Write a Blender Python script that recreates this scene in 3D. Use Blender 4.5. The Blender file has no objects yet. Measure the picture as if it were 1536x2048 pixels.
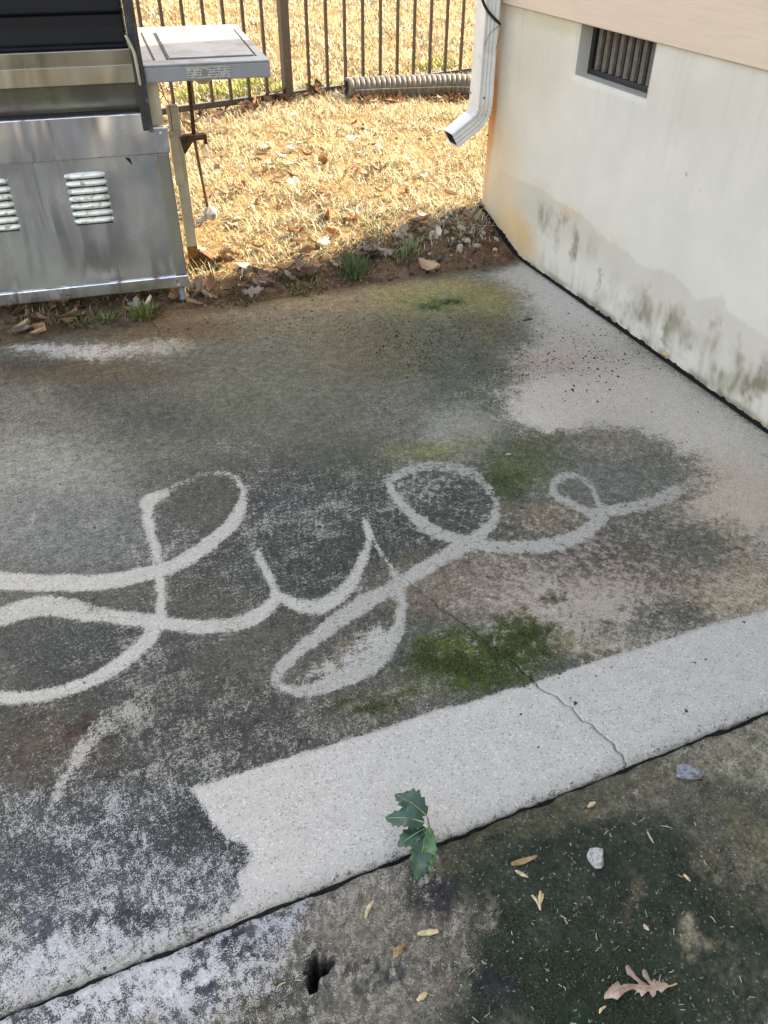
import bpy, bmesh, math, random
import numpy as np
from mathutils import Vector, Matrix
from mathutils.geometry import delaunay_2d_cdt

SC = bpy.context.scene
COL = SC.collection
random.seed(7)
RNG = np.random.default_rng(11)

# ------------------------------------------------------------------ camera
CAM_H = 1.32
FPX = 1615.46                                   # focal length in photo pixels (2048 high)
M = np.array([[0.92322498, -0.38420067, 0.00674402],
              [-0.23519905, -0.57888255, -0.78075374],
              [0.3038701, 0.71922517, -0.62480247]])   # rows: camera right, down, forward
cd = bpy.data.cameras.new('camera')
cam = bpy.data.objects.new('camera', cd)
COL.objects.link(cam)
r_, d_, f_ = M
cam.matrix_world = Matrix(((r_[0], -d_[0], -f_[0], 0), (r_[1], -d_[1], -f_[1], 0),
                           (r_[2], -d_[2], -f_[2], CAM_H), (0, 0, 0, 1)))
cd.sensor_fit = 'VERTICAL'
cd.sensor_height = 36
cd.lens = FPX / 2048 * 36
cd.clip_start = 0.02
cd.clip_end = 600
SC.camera = cam

# ------------------------------------------------------------------ sky and sun
SUN = Vector((1.0, 0.25, 0.85)).normalized()
world = bpy.data.worlds.new('World')
SC.world = world
world.use_nodes = True
wn = world.node_tree
sky = wn.nodes.new('ShaderNodeTexSky')
sky.sky_type = 'NISHITA'
sky.sun_disc = False
sky.sun_elevation = math.asin(SUN.z)
sky.sun_rotation = math.atan2(SUN.x, SUN.y)
sky.air_density = 1.0
sky.dust_density = 2.2
sky.ozone_density = 1.0
bg = wn.nodes['Background']
bg.inputs['Strength'].default_value = 0.15
wn.links.new(sky.outputs['Color'], bg.inputs['Color'])
sl = bpy.data.lights.new('sun', 'SUN')
sl.energy = 2.2
sl.angle = math.radians(0.55)
sl.color = (1.0, 0.95, 0.88)
so = bpy.data.objects.new('sun', sl)
COL.objects.link(so)
so.rotation_euler = SUN.to_track_quat('Z', 'Y').to_euler()
so.location = (8, 4, 9)
SC.view_settings.view_transform = 'Standard'
SC.view_settings.look = 'None'
SC.view_settings.gamma = 1
SC.view_settings.exposure = 2.74
SC.view_settings.use_white_balance = True          # the camera was balanced for open shade
SC.view_settings.white_balance_temperature = 10200
SC.view_settings.white_balance_tint = 14

# ------------------------------------------------------------------ survey: photo pixel -> place
S = 0.8                                          # metres per survey unit
XW = 2.33 * S                                    # plane of the house wall
YC = 4.143 * S                                   # far corner of the house
YJ = 0.799 * S                                   # joint between the two slabs
ORG = np.array([0, 0, CAM_H])

def ray(u, v):
    return M.T @ np.array([(u - 768) / FPX, (v - 1024) / FPX, 1.0])
def gz(u, v, z=0.0):
    d = ray(u, v); return ORG + d * ((z - CAM_H) / d[2])
def gx(u, v, x=XW):
    d = ray(u, v); return ORG + d * (x / d[0])
def gy(u, v, y):
    d = ray(u, v); return ORG + d * (y / d[1])
def lin(*c):
    c = np.array(c, float) / 255
    return np.where(c <= 0.04045, c / 12.92, ((c + 0.055) / 1.055) ** 2.4)
KA = 1.30
def alb(r, g, b):
    return np.clip(lin(r, g, b) / KA, 0, 0.8)

# ------------------------------------------------------------------ numeric noise
def vnoise(x, y, seed=0):
    xi = np.floor(x).astype(np.int64); yi = np.floor(y).astype(np.int64)
    fx = x - xi; fy = y - yi
    fx = fx * fx * (3 - 2 * fx); fy = fy * fy * (3 - 2 * fy)
    def h(a, b):
        n = (a * 374761393 + b * 668265263 + seed * 974711) & 0xffffffff
        n = ((n ^ (n >> 13)) * 1274126177) & 0xffffffff
        n = n ^ (n >> 16)
        return (n & 0xffff) / 65535.0
    return (h(xi, yi) * (1 - fx) + h(xi + 1, yi) * fx) * (1 - fy) + (h(xi, yi + 1) * (1 - fx) + h(xi + 1, yi + 1) * fx) * fy
def fbm(x, y, seed=0, octv=4, gain=0.5):
    x = np.asarray(x, float); y = np.asarray(y, float)
    s = 0; a = 1; t = 0
    for k in range(octv):
        s = s + a * vnoise(x * 2 ** k + 17.3 * k, y * 2 ** k - 9.1 * k, seed + k)
        t += a; a *= gain
    return s / t
def sstep(a, b, x):
    t = np.clip((x - a) / (b - a), 0, 1)
    return t * t * (3 - 2 * t)

# ------------------------------------------------------------------ mesh helpers
def obj(name, me, mat=None, parent=None):
    o = bpy.data.objects.new(name, me)
    COL.objects.link(o)
    if mat is not None and me is not None and len(me.materials) == 0:
        me.materials.append(mat)
    if parent is not None:
        o.parent = parent
    return o
def tag(o, label=None, cat=None, group=None, kind=None):
    if label: o['label'] = label
    if cat: o['category'] = cat
    if group: o['group'] = group
    if kind: o['kind'] = kind
    return o
def empty(name, loc, label=None, cat=None, group=None):
    o = bpy.data.objects.new(name, None)
    COL.objects.link(o)
    o.location = loc
    o.empty_display_size = 0.05
    return tag(o, label, cat, group)
def np_mesh(name, v, f, smooth=False, cols=None):
    """v (N,3); f list of index arrays, each (k,3) or (k,4)"""
    me = bpy.data.meshes.new(name)
    v = np.asarray(v, np.float32)
    me.vertices.add(len(v)); me.vertices.foreach_set('co', v.ravel())
    fs = [np.asarray(a, np.int32) for a in (f if isinstance(f, list) else [f]) if len(a)]
    nl = sum(a.size for a in fs); npoly = sum(len(a) for a in fs)
    me.loops.add(nl); me.polygons.add(npoly)
    me.loops.foreach_set('vertex_index', np.concatenate([a.ravel() for a in fs]))
    st = []; off = 0
    for a in fs:
        k = a.shape[1]; st.append(off + np.arange(len(a)) * k); off += a.size
    me.polygons.foreach_set('loop_start', np.concatenate(st).astype(np.int32))
    me.update(calc_edges=True)
    if smooth:
        me.polygons.foreach_set('use_smooth', np.ones(npoly, bool))
    for k, c in (cols or {}).items():
        at = me.color_attributes.new(k, 'FLOAT_COLOR', 'POINT')
        c = np.asarray(c, np.float32)
        if c.shape[1] == 3: c = np.hstack([c, np.ones((len(c), 1), np.float32)])
        at.data.foreach_set('color', c.ravel())
    me.validate()
    return me

class MB:
    """collects simple shapes into one mesh"""
    def __init__(s): s.v = []; s.f = []
    def add(s, v, f):
        o = len(s.v); s.v += [tuple(map(float, p)) for p in v]; s.f += [tuple(i + o for i in q) for q in f]; return s
    def box(s, x0, x1, y0, y1, z0, z1, fr=None):
        v = [(x, y, z) for z in (z0, z1) for y in (y0, y1) for x in (x0, x1)]
        if fr: v = [fr(*p) for p in v]
        return s.add(v, [(0, 2, 3, 1), (4, 5, 7, 6), (0, 1, 5, 4), (2, 6, 7, 3), (0, 4, 6, 2), (1, 3, 7, 5)])
    def prism(s, prof, d0, d1, fr):
        """prof: list of (p,q); fr(p,q,d)->xyz"""
        n = len(prof)
        v = [fr(p, q, d) for d in (d0, d1) for p, q in prof]
        f = [tuple(range(n))[::-1], tuple(range(n, 2 * n))]
        f += [(i, (i + 1) % n, n + (i + 1) % n, n + i) for i in range(n)]
        return s.add(v, f)
    def tube(s, pts, r, n=8, cap=True):
        pts = [np.array(p, float) for p in pts]
        rr = r if isinstance(r, (list, tuple, np.ndarray)) else [r] * len(pts)
        rings = []; up = np.array([0.13, 0.31, 0.94])
        for i, p in enumerate(pts):
            t = pts[min(i + 1, len(pts) - 1)] - pts[max(i - 1, 0)]
            t = t / (np.linalg.norm(t) + 1e-12)
            a = np.cross(t, up)
            if np.linalg.norm(a) < 1e-3: a = np.cross(t, np.array([1., 0, 0]))
            a /= np.linalg.norm(a); b = np.cross(t, a)
            rings.append([p + rr[i] * (math.cos(k * 2 * math.pi / n) * a + math.sin(k * 2 * math.pi / n) * b) for k in range(n)])
        v = [q for rg in rings for q in rg]; f = []
        for i in range(len(pts) - 1):
            for k in range(n):
                f.append((i * n + k, i * n + (k + 1) % n, (i + 1) * n + (k + 1) % n, (i + 1) * n + k))
        if cap:
            f.append(tuple(range(n))[::-1]); f.append(tuple((len(pts) - 1) * n + k for k in range(n)))
        return s.add(v, f)
    def build(s, name, mat, parent=None, smooth=False, bevel=0, seg=2):
        me = bpy.data.meshes.new(name)
        me.from_pydata(s.v, [], s.f)
        bm = bmesh.new(); bm.from_mesh(me)
        bmesh.ops.recalc_face_normals(bm, faces=bm.faces)
        bm.to_mesh(me); bm.free()
        if smooth:
            me.polygons.foreach_set('use_smooth', np.ones(len(me.polygons), bool))
        o = obj(name, me, mat, parent)
        if bevel:
            m = o.modifiers.new('bevel', 'BEVEL'); m.width = bevel; m.segments = seg; m.limit_method = 'ANGLE'
            m.angle_limit = math.radians(40)
        return o

def catmull(pts, n=8):
    pts = [np.array(p, float) for p in pts]
    P = [2 * pts[0] - pts[1]] + pts + [2 * pts[-1] - pts[-2]]
    out = []
    for i in range(1, len(P) - 2):
        for k in range(n):
            t = k / n
            out.append(0.5 * (2 * P[i] + (P[i + 1] - P[i - 1]) * t + (2 * P[i - 1] - 5 * P[i] + 4 * P[i + 1] - P[i + 2]) * t * t
                              + (3 * P[i] - P[i - 1] - 3 * P[i + 1] + P[i + 2]) * t ** 3))
    out.append(pts[-1])
    return np.array(out)

def sheet(name, outline, zfn, mat, parent=None, sp=0.01, thick=0.0012, smooth=True):
    """flat leaf-like sheet with real thickness from an outline in x,y and a height function"""
    o = [tuple(map(float, p[:2])) for p in outline]
    a = np.array(o); lo = a.min(0); hi = a.max(0)
    ins = []
    for x in np.arange(lo[0] + sp / 2, hi[0], sp):
        for y in np.arange(lo[1] + sp / 2, hi[1], sp):
            ins.append((x + random.uniform(-.2, .2) * sp, y + random.uniform(-.2, .2) * sp))
    vs = [Vector(p) for p in o + ins]
    n = len(o)
    res = delaunay_2d_cdt(vs, [(i, (i + 1) % n) for i in range(n)], [list(range(n))], 1, 1e-6)
    v2, f2 = res[0], [f for f in res[2]]
    top = [(p.x, p.y, zfn(p.x, p.y)) for p in v2]
    me = bpy.data.meshes.new(name)
    me.from_pydata(top, [], f2)
    bm = bmesh.new(); bm.from_mesh(me)
    bmesh.ops.delete(bm, geom=[v for v in bm.verts if not v.link_faces], context='VERTS')
    bmesh.ops.recalc_face_normals(bm, faces=bm.faces)
    if sum(f.normal.z for f in bm.faces) < 0: bmesh.ops.reverse_faces(bm, faces=bm.faces)
    bm.to_mesh(me); bm.free()
    if smooth: me.polygons.foreach_set('use_smooth', np.ones(len(me.polygons), bool))
    ob = obj(name, me, mat, parent)
    m = ob.modifiers.new('solid', 'SOLIDIFY'); m.thickness = thick; m.offset = -1
    return ob

# ------------------------------------------------------------------ node helpers
class NT:
    def __init__(s, name):
        s.m = bpy.data.materials.new(name); s.m.use_nodes = True
        s.t = s.m.node_tree; s.n = s.t.nodes; s.b = s.n['Principled BSDF']
        s._co = None
    def link(s, a, b): s.t.links.new(a, b)
    def co(s, kind='Object'):
        if s._co is None: s._co = s.n.new('ShaderNodeTexCoord')
        return s._co.outputs[kind]
    def setin(s, sock, v):
        if hasattr(v, 'links'): s.link(v, sock)
        elif isinstance(v, (tuple, list, np.ndarray)):
            v = list(map(float, v)); sock.default_value = v + [1.0] if len(v) == 3 and len(sock.default_value) == 4 else v
        else: sock.default_value = v
    def mapping(s, scale, kind='Object', rot=(0, 0, 0)):
        n = s.n.new('ShaderNodeMapping'); s.link(s.co(kind), n.inputs[0]); n.inputs['Scale'].default_value = scale
        n.inputs['Rotation'].default_value = rot
        return n.outputs[0]
    def noise(s, scale, detail=3, rough=0.55, dist=0, vec=None):
        n = s.n.new('ShaderNodeTexNoise'); s.link(vec if vec is not None else s.co(), n.inputs['Vector'])
        n.inputs['Scale'].default_value = scale; n.inputs['Detail'].default_value = detail
        n.inputs['Roughness'].default_value = rough; n.inputs['Distortion'].default_value = dist
        return n.outputs['Fac']
    def voro(s, scale, out='Color', vec=None, rnd=1):
        n = s.n.new('ShaderNodeTexVoronoi'); s.link(vec if vec is not None else s.co(), n.inputs['Vector'])
        n.inputs['Scale'].default_value = scale; n.inputs['Randomness'].default_value = rnd
        return n.outputs[out]
    def math(s, op, a, b=0.0, c=0.0, clamp=False):
        n = s.n.new('ShaderNodeMath'); n.operation = op; n.use_clamp = clamp
        s.setin(n.inputs[0], a); s.setin(n.inputs[1], b); s.setin(n.inputs[2], c)
        return n.outputs[0]
    def mr(s, v, a, b, c=0.0, d=1.0, smooth=True):
        n = s.n.new('ShaderNodeMapRange'); n.interpolation_type = 'SMOOTHSTEP' if smooth else 'LINEAR'
        s.setin(n.inputs[0], v); n.inputs[1].default_value = a; n.inputs[2].default_value = b
        n.inputs[3].default_value = c; n.inputs[4].default_value = d
        return n.outputs[0]
    def mix(s, f, a, b, mode='MIX'):
        n = s.n.new('ShaderNodeMix'); n.data_type = 'RGBA'; n.blend_type = mode
        s.setin(n.inputs[0], f); s.setin(n.inputs[6], a); s.setin(n.inputs[7], b)
        return n.outputs[2]
    def scale(s, c, k):
        n = s.n.new('ShaderNodeVectorMath'); n.operation = 'SCALE'
        s.setin(n.inputs[0], c); s.setin(n.inputs['Scale'], k)
        return n.outputs[0]
    def attr(s, name):
        n = s.n.new('ShaderNodeAttribute'); n.attribute_name = name; return n
    def bump(s, h, strength, dist):
        n = s.n.new('ShaderNodeBump'); s.link(h, n.inputs['Height'])
        n.inputs['Strength'].default_value = strength; n.inputs['Distance'].default_value = dist
        s.link(n.outputs[0], s.b.inputs['Normal']); return n
    def out(s, color=None, rough=None, metal=None, spec=None):
        if color is not None: s.setin(s.b.inputs['Base Color'], color)
        if rough is not None: s.setin(s.b.inputs['Roughness'], rough)
        if metal is not None: s.setin(s.b.inputs['Metallic'], metal)
        if spec is not None: s.setin(s.b.inputs['Specular IOR Level'], spec)
        return s.m

def mat_concrete():
    k = NT('weathered concrete')
    film = k.attr('film'); base = k.attr('base')
    n1 = k.noise(115, 6, 0.72); n2 = k.noise(430, 2, 0.6); n3 = k.noise(26, 4, 0.65)
    n = k.math('ADD', k.math('MULTIPLY', n1, 0.42), k.math('MULTIPLY', n2, 0.36))
    n = k.math('ADD', n, k.math('MULTIPLY', n3, 0.22))
    nc = k.math('ADD', k.math('MULTIPLY', k.noise(58, 7, 0.74, 0.15), 0.74), k.math('MULTIPLY', n2, 0.26))
    mixn = k.n.new('ShaderNodeMix'); mixn.data_type = 'FLOAT'
    k.setin(mixn.inputs[0], base.outputs['Alpha']); k.setin(mixn.inputs[2], n); k.setin(mixn.inputs[3], nc)
    n = k.math('MULTIPLY', k.math('SUBTRACT', mixn.outputs[0], 0.5), 4.6)
    m = k.mr(k.math('ADD', film.outputs['Alpha'], n), 0.40, 0.60)
    # sand grains in the washed surface
    vo = k.n.new('ShaderNodeTexVoronoi'); k.link(k.co(), vo.inputs['Vector']); vo.inputs['Scale'].default_value = 330
    sep = k.n.new('ShaderNodeSeparateColor'); k.link(vo.outputs['Color'], sep.inputs[0])
    g = k.math('ADD', k.mr(sep.outputs[0], 0.0, 0.16, -0.36, 0.0), k.mr(sep.outputs[0], 0.84, 1.0, 0.0, 0.30))
    g = k.math('ADD', g, k.mr(n2, 0.25, 0.75, 0.86, 1.14))
    g = k.math('MULTIPLY', g, k.mr(n3, 0.25, 0.75, 0.93, 1.07))
    clean = k.scale(base.outputs['Color'], g)
    fv = k.math('MULTIPLY', k.mr(k.noise(150, 5, 0.75), 0.25, 0.75, 0.45, 1.62), k.mr(n3, 0.25, 0.75, 0.80, 1.22))
    fv = k.math('MULTIPLY', fv, k.mr(k.noise(48, 6, 0.75), 0.25, 0.75, 0.55, 1.48))
    fc = k.scale(film.outputs['Color'], fv)
    fc = k.mix(k.math('MULTIPLY', k.mr(sep.outputs[1], 0.955, 0.985), 0.4), fc, base.outputs['Color'])
    c = k.mix(m, clean, fc)
    h = k.math('ADD', k.math('MULTIPLY', n1, 0.5), k.math('MULTIPLY', sep.outputs[2], 0.35))
    h = k.math('ADD', h, k.math('MULTIPLY', m, 0.2))
    k.bump(h, 0.55, 0.003)
    return k.out(c, 0.88, 0, 0.25)
def mat_attr(name, rough=0.85, nscale=60, lo=0.75, hi=1.25, bump=0.0, bd=0.004, bscale=90, spec=0.3, fine=0):
    k = NT(name); a = k.attr('tint')
    g = k.mr(k.noise(nscale, 4, 0.65), 0.25, 0.75, lo, hi)
    if fine: g = k.math('MULTIPLY', g, k.mr(k.noise(fine, 2, 0.6), 0.25, 0.75, 0.85, 1.15))
    c = k.scale(a.outputs['Color'], g)
    if bump: k.bump(k.noise(bscale, 4, 0.6), bump, bd)
    return k.out(c, rough, 0, spec)
def mat_plain(name, col, rough=0.6, metal=0.0, nscale=30, var=0.2, bump=0.0, bscale=120, spec=0.4, dirt=None, dirt_scale=12, dirt_lo=0.55, dirt_hi=0.7):
    k = NT(name)
    g = k.mr(k.noise(nscale, 4, 0.6), 0.25, 0.75, 1 - var, 1 + var)
    c = k.scale(tuple(col), g)
    r = rough
    if dirt is not None:
        dm = k.mr(k.noise(dirt_scale, 5, 0.65, 0.4), dirt_lo, dirt_hi)
        c = k.mix(dm, c, tuple(dirt))
        if metal: metal = k.mr(dm, 0, 1, metal, 0.0, False)
        r = k.mr(dm, 0, 1, rough, 0.85, False)
    if bump: k.bump(k.noise(bscale, 4, 0.6), bump, 0.003)
    return k.out(c, r, metal, spec)
def mat_steel(name, col, rough, algae=0.0, wave=0.25, metal=0.92):
    k = NT(name)
    st = k.noise(3.0, 2, 0.5, 1.2, k.mapping((2.2, 2.2, 0.7)))
    sm = k.noise(5, 2, 0.5)
    g = k.mr(st, 0.3, 0.7, 0.92, 1.08)
    c = k.scale(tuple(col), g)
    am = k.math('MULTIPLY', k.mr(k.noise(3.2, 1, 0.4), 0.40, 0.90), algae)
    c = k.mix(am, c, (0.27, 0.29, 0.14))
    dk = k.math('MULTIPLY', k.mr(k.noise(9, 3, 0.6, 0.2, k.mapping((2.4, 2.4, 0.5), rot=(0, 0.35, 0))), 0.60, 0.85), 0.16)
    c = k.mix(dk, c, (0.05, 0.05, 0.05))
    k.setin(k.b.inputs['Metallic'], k.mr(am, 0, 1, metal, 0.2, False))
    k.bump(k.noise(1.7, 1, 0.4, 2.2, k.mapping((3.2, 3.2, 0.55))), wave, 0.06)
    return k.out(c, k.mr(sm, 0.3, 0.7, rough - 0.08, rough + 0.14), None, 0.5)

MAT = {}
MAT['concrete'] = mat_concrete()
MAT['stucco'] = mat_attr('painted stucco', 0.9, 9, 0.965, 1.035, 0.35, 0.004, 42, 0.2)
MAT['soil'] = mat_attr('soil and thatch', 0.95, 45, 0.6, 1.4, 0.8, 0.012, 70, 0.15, 240)
MAT['blade'] = mat_attr('grass blade', 0.7, 20, 0.9, 1.1, spec=0.25)
MAT['crumb'] = mat_plain('dark soil crumbs', (0.035, 0.028, 0.02), 0.95, var=0.4, nscale=200)
MAT['jointdirt'] = mat_plain('black joint dirt', (0.012, 0.012, 0.010), 0.95, var=0.5, nscale=90, bump=0.8)
MAT['tar'] = mat_plain('black tar', (0.009, 0.009, 0.009), 0.9, spec=0.1, var=0.4, nscale=60, bump=0.9, bscale=140)
MAT['fence'] = mat_plain('bronze fence paint', (0.050, 0.040, 0.035), 0.42, 0.0, 80, 0.25, dirt=(0.12, 0.10, 0.07), dirt_scale=30, dirt_lo=0.6, dirt_hi=0.75)
MAT['fascia'] = mat_plain('dark soffit', (0.30, 0.27, 0.23), 0.6)
MAT['roof'] = mat_plain('roof shingle', (0.10, 0.09, 0.085), 0.95, nscale=60, var=0.4)
MAT['black_metal'] = mat_plain('black cast metal', (0.022, 0.022, 0.024), 0.5, 0.0, 40, 0.4, 0.3, dirt=(0.10, 0.10, 0.10), dirt_scale=22, dirt_lo=0.52, dirt_hi=0.72)
MAT['lid'] = mat_plain('black enamel lid', (0.004, 0.0045, 0.007), 0.38, 0.0, 8, 0.3, spec=0.12, dirt=(0.016, 0.016, 0.009), dirt_scale=5, dirt_lo=0.56, dirt_hi=0.75)
MAT['steel'] = mat_steel('stainless back panel', (0.58, 0.595, 0.635), 0.16, 0.36, 0.40)
MAT['steel_band'] = mat_steel('stainless band', (0.58, 0.595, 0.635), 0.17, 0.06, 0.5)
MAT['steel_warm'] = mat_steel('warm-lit firebox steel', (0.25, 0.235, 0.20), 0.34, 0.5, 0.2)  # warm reflected light is put into the firebox steel's colour
MAT['steel_dark'] = mat_steel('dull corner steel', (0.23, 0.23, 0.22), 0.5, 0.3, 0.1)
MAT['steel_shelf'] = mat_plain('dusty brushed shelf steel', (0.235, 0.245, 0.26), 0.55, 0.1, 7, 0.07, spec=0.2, dirt=(0.19, 0.19, 0.175), dirt_scale=9, dirt_lo=0.45, dirt_hi=0.75)
MAT['louver'] = mat_plain('louver steel with algae', (0.72, 0.73, 0.71), 0.5, 0.35, 30, 0.1, dirt=(0.24, 0.26, 0.13), dirt_scale=38, dirt_lo=0.50, dirt_hi=0.66)
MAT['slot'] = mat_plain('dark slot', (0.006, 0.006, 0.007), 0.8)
MAT['cream'] = mat_plain('cream enamel', (0.42, 0.37, 0.27), 0.5, 0.0, 20, 0.15, dirt=(0.20, 0.10, 0.03), dirt_scale=14, dirt_lo=0.60, dirt_hi=0.72)
MAT['rust'] = mat_plain('rusty steel', (0.10, 0.045, 0.02), 0.85, 0.0, 60, 0.5, 0.5, dirt=(0.03, 0.018, 0.012), dirt_scale=40, dirt_lo=0.45, dirt_hi=0.65)
MAT['rustleg'] = mat_plain('rust-eaten leg foot', (0.25, 0.11, 0.02), 0.85, 0.0, 40, 0.4, 0.4, dirt=(0.05, 0.025, 0.012), dirt_scale=30, dirt_lo=0.5, dirt_hi=0.6)
MAT['regulator'] = mat_plain('dull zinc regulator', (0.55, 0.52, 0.46), 0.45, 0.5, 40, 0.2)
MAT['hose'] = mat_plain('weathered brown hose', (0.13, 0.075, 0.04), 0.7, 0, 60, 0.3)
MAT['pipe'] = mat_plain('weathered black corrugated plastic', (0.085, 0.08, 0.072), 0.42, 0.0, 30, 0.35, 0.2, dirt=(0.12, 0.105, 0.07), dirt_scale=18, dirt_lo=0.5, dirt_hi=0.7)
MAT['pipe_in'] = mat_plain('pipe inside', (0.02, 0.016, 0.013), 0.8)
MAT['seam'] = mat_plain('pale moulded seam', (0.34, 0.32, 0.24), 0.6)
MAT['spout'] = mat_plain('white aluminium paint', (0.58, 0.575, 0.575), 0.36, 0.0, 14, 0.06, dirt=(0.36, 0.33, 0.29), dirt_scale=10, dirt_lo=0.55, dirt_hi=0.8)
MAT['spout_in'] = mat_plain('dark spout inside', (0.03, 0.03, 0.03), 0.7)
MAT['screw'] = mat_plain('dark screw', (0.10, 0.09, 0.08), 0.5, 0.6)
MAT['cable'] = mat_plain('black cable sheath', (0.012, 0.012, 0.012), 0.45)
MAT['twig'] = mat_plain('dry twig', (0.16, 0.11, 0.07), 0.85, nscale=150, var=0.4)
MAT['husk'] = mat_plain('straw husk', (0.46, 0.35, 0.21), 0.8, nscale=120, var=0.35)
MAT['husk_dark'] = mat_plain('brown husk', (0.26, 0.17, 0.09), 0.8, nscale=120, var=0.45)
MAT['straw'] = mat_plain('pale straw bits', (0.30, 0.28, 0.19), 0.8, nscale=90, var=0.3)
MAT['stone_blue'] = mat_plain('blue-grey stone', (0.22, 0.235, 0.26), 0.8, nscale=9, var=0.4, bump=0.7, bscale=26, dirt=(0.10, 0.105, 0.115), dirt_scale=6, dirt_lo=.48, dirt_hi=.62)
MAT['stone_white'] = mat_plain('white quartz stone', (0.38, 0.37, 0.37), 0.7, nscale=9, var=0.4, bump=0.8, bscale=26, dirt=(0.17, 0.16, 0.15), dirt_scale=6, dirt_lo=.5, dirt_hi=.66)
MAT['pebble_tan'] = mat_plain('tan pebble', (0.36, 0.29, 0.22), 0.85, nscale=60, var=0.3, bump=0.4)
MAT['pebble_grey'] = mat_plain('grey pebble', (0.28, 0.26, 0.25), 0.85, nscale=60, var=0.3, bump=0.4)
MAT['pebble_dark'] = mat_plain('dark pebble', (0.05, 0.05, 0.055), 0.8, nscale=60, var=0.3, bump=0.4)
MAT['vent_frame'] = mat_plain('black vent frame', (0.015, 0.015, 0.018), 0.6, nscale=60, var=0.4, bump=0.3)
MAT['vent_slat'] = mat_plain('grey-brown vent slat', (0.115, 0.10, 0.088), 0.6, 0.1, 40, 0.3, dirt=(0.10, 0.085, 0.07), dirt_scale=26, dirt_lo=0.5, dirt_hi=0.7)

def mat_siding():
    k = NT('cream wood-grain siding')
    gr = k.noise(1.0, 6, 0.65, 0.9, k.mapping((30, 3.2, 70)))
    c = k.scale((0.51, 0.395, 0.315), k.mr(gr, 0.3, 0.7, 0.95, 1.05))
    k.bump(gr, 0.22, 0.005)
    return k.out(c, 0.6, 0, 0.3)
MAT['siding'] = mat_siding()
def mat_leaf(name, a, b, rough=0.75):
    k = NT(name)
    v = k.noise(45, 3, 0.6, 0.5)
    c = k.mix(k.mr(v, 0.35, 0.65), tuple(a), tuple(b))
    c = k.mix(k.mr(k.noise(160, 2, 0.6), 0.66, 0.72), c, tuple(np.array(a) * 0.35))
    k.bump(k.noise(90, 2), 0.2, 0.002)
    return k.out(c, rough, 0, 0.3)
MAT['leaf_brown'] = mat_leaf('brown dry leaf', (0.20, 0.10, 0.055), (0.30, 0.18, 0.11))
MAT['leaf_dark'] = mat_leaf('dark brown dry leaf', (0.085, 0.045, 0.03), (0.16, 0.09, 0.06))
MAT['leaf_orange'] = mat_leaf('orange dry leaf', (0.42, 0.16, 0.05), (0.30, 0.13, 0.06))
MAT['leaf_tan'] = mat_leaf('tan dry leaf', (0.42, 0.29, 0.18), (0.33, 0.22, 0.14))
MAT['leaf_pale'] = mat_leaf('glare-whitened leaf', (0.60, 0.52, 0.42), (0.48, 0.40, 0.31))  # whitish tone stands for leaves overexposed in the sun
MAT['leaf_grey'] = mat_leaf('grey brown leaf', (0.17, 0.13, 0.11), (0.27, 0.21, 0.18))
MAT['leaf_pink'] = mat_leaf('pinkish fallen oak leaf', (0.42, 0.30, 0.25), (0.26, 0.165, 0.13), 0.6)
def mat_holly(name, a, b):
    k = NT(name)
    c = k.mix(k.mr(k.noise(28, 3, 0.6), 0.3, 0.7), a, b)
    k.bump(k.noise(70, 3), 0.25, 0.002)
    return k.out(c, 0.36, 0, 0.45)
MAT['holly'] = mat_holly('dark holly green', (0.016, 0.054, 0.036), (0.026, 0.072, 0.042))
MAT['holly_light'] = mat_holly('young holly green', (0.045, 0.12, 0.04), (0.065, 0.14, 0.06))
MAT['holly_vein'] = mat_plain('leaf vein', (0.16, 0.30, 0.14), 0.5)
def mat_plate():
    k = NT('printed rating plate')
    rows = k.math('FRACT', k.math('MULTIPLY', k.mapping((0, 0, 1)), 1.0))
    sx = k.n.new('ShaderNodeSeparateXYZ'); k.link(k.co(), sx.inputs[0])
    rw = k.math('FRACT', k.math('MULTIPLY', sx.outputs[2], 140.0))
    ln = k.mr(rw, 0.40, 0.55)
    wd = k.mr(k.noise(260, 1, 0.5, 0, k.mapping((1, 1, 0.35))), 0.44, 0.52)
    c = k.mix(k.math('MULTIPLY', ln, wd), (0.36, 0.37, 0.37), (0.11, 0.11, 0.12))
    return k.out(c, 0.45, 0.3, 0.4)
MAT['plate'] = mat_plate()

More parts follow.
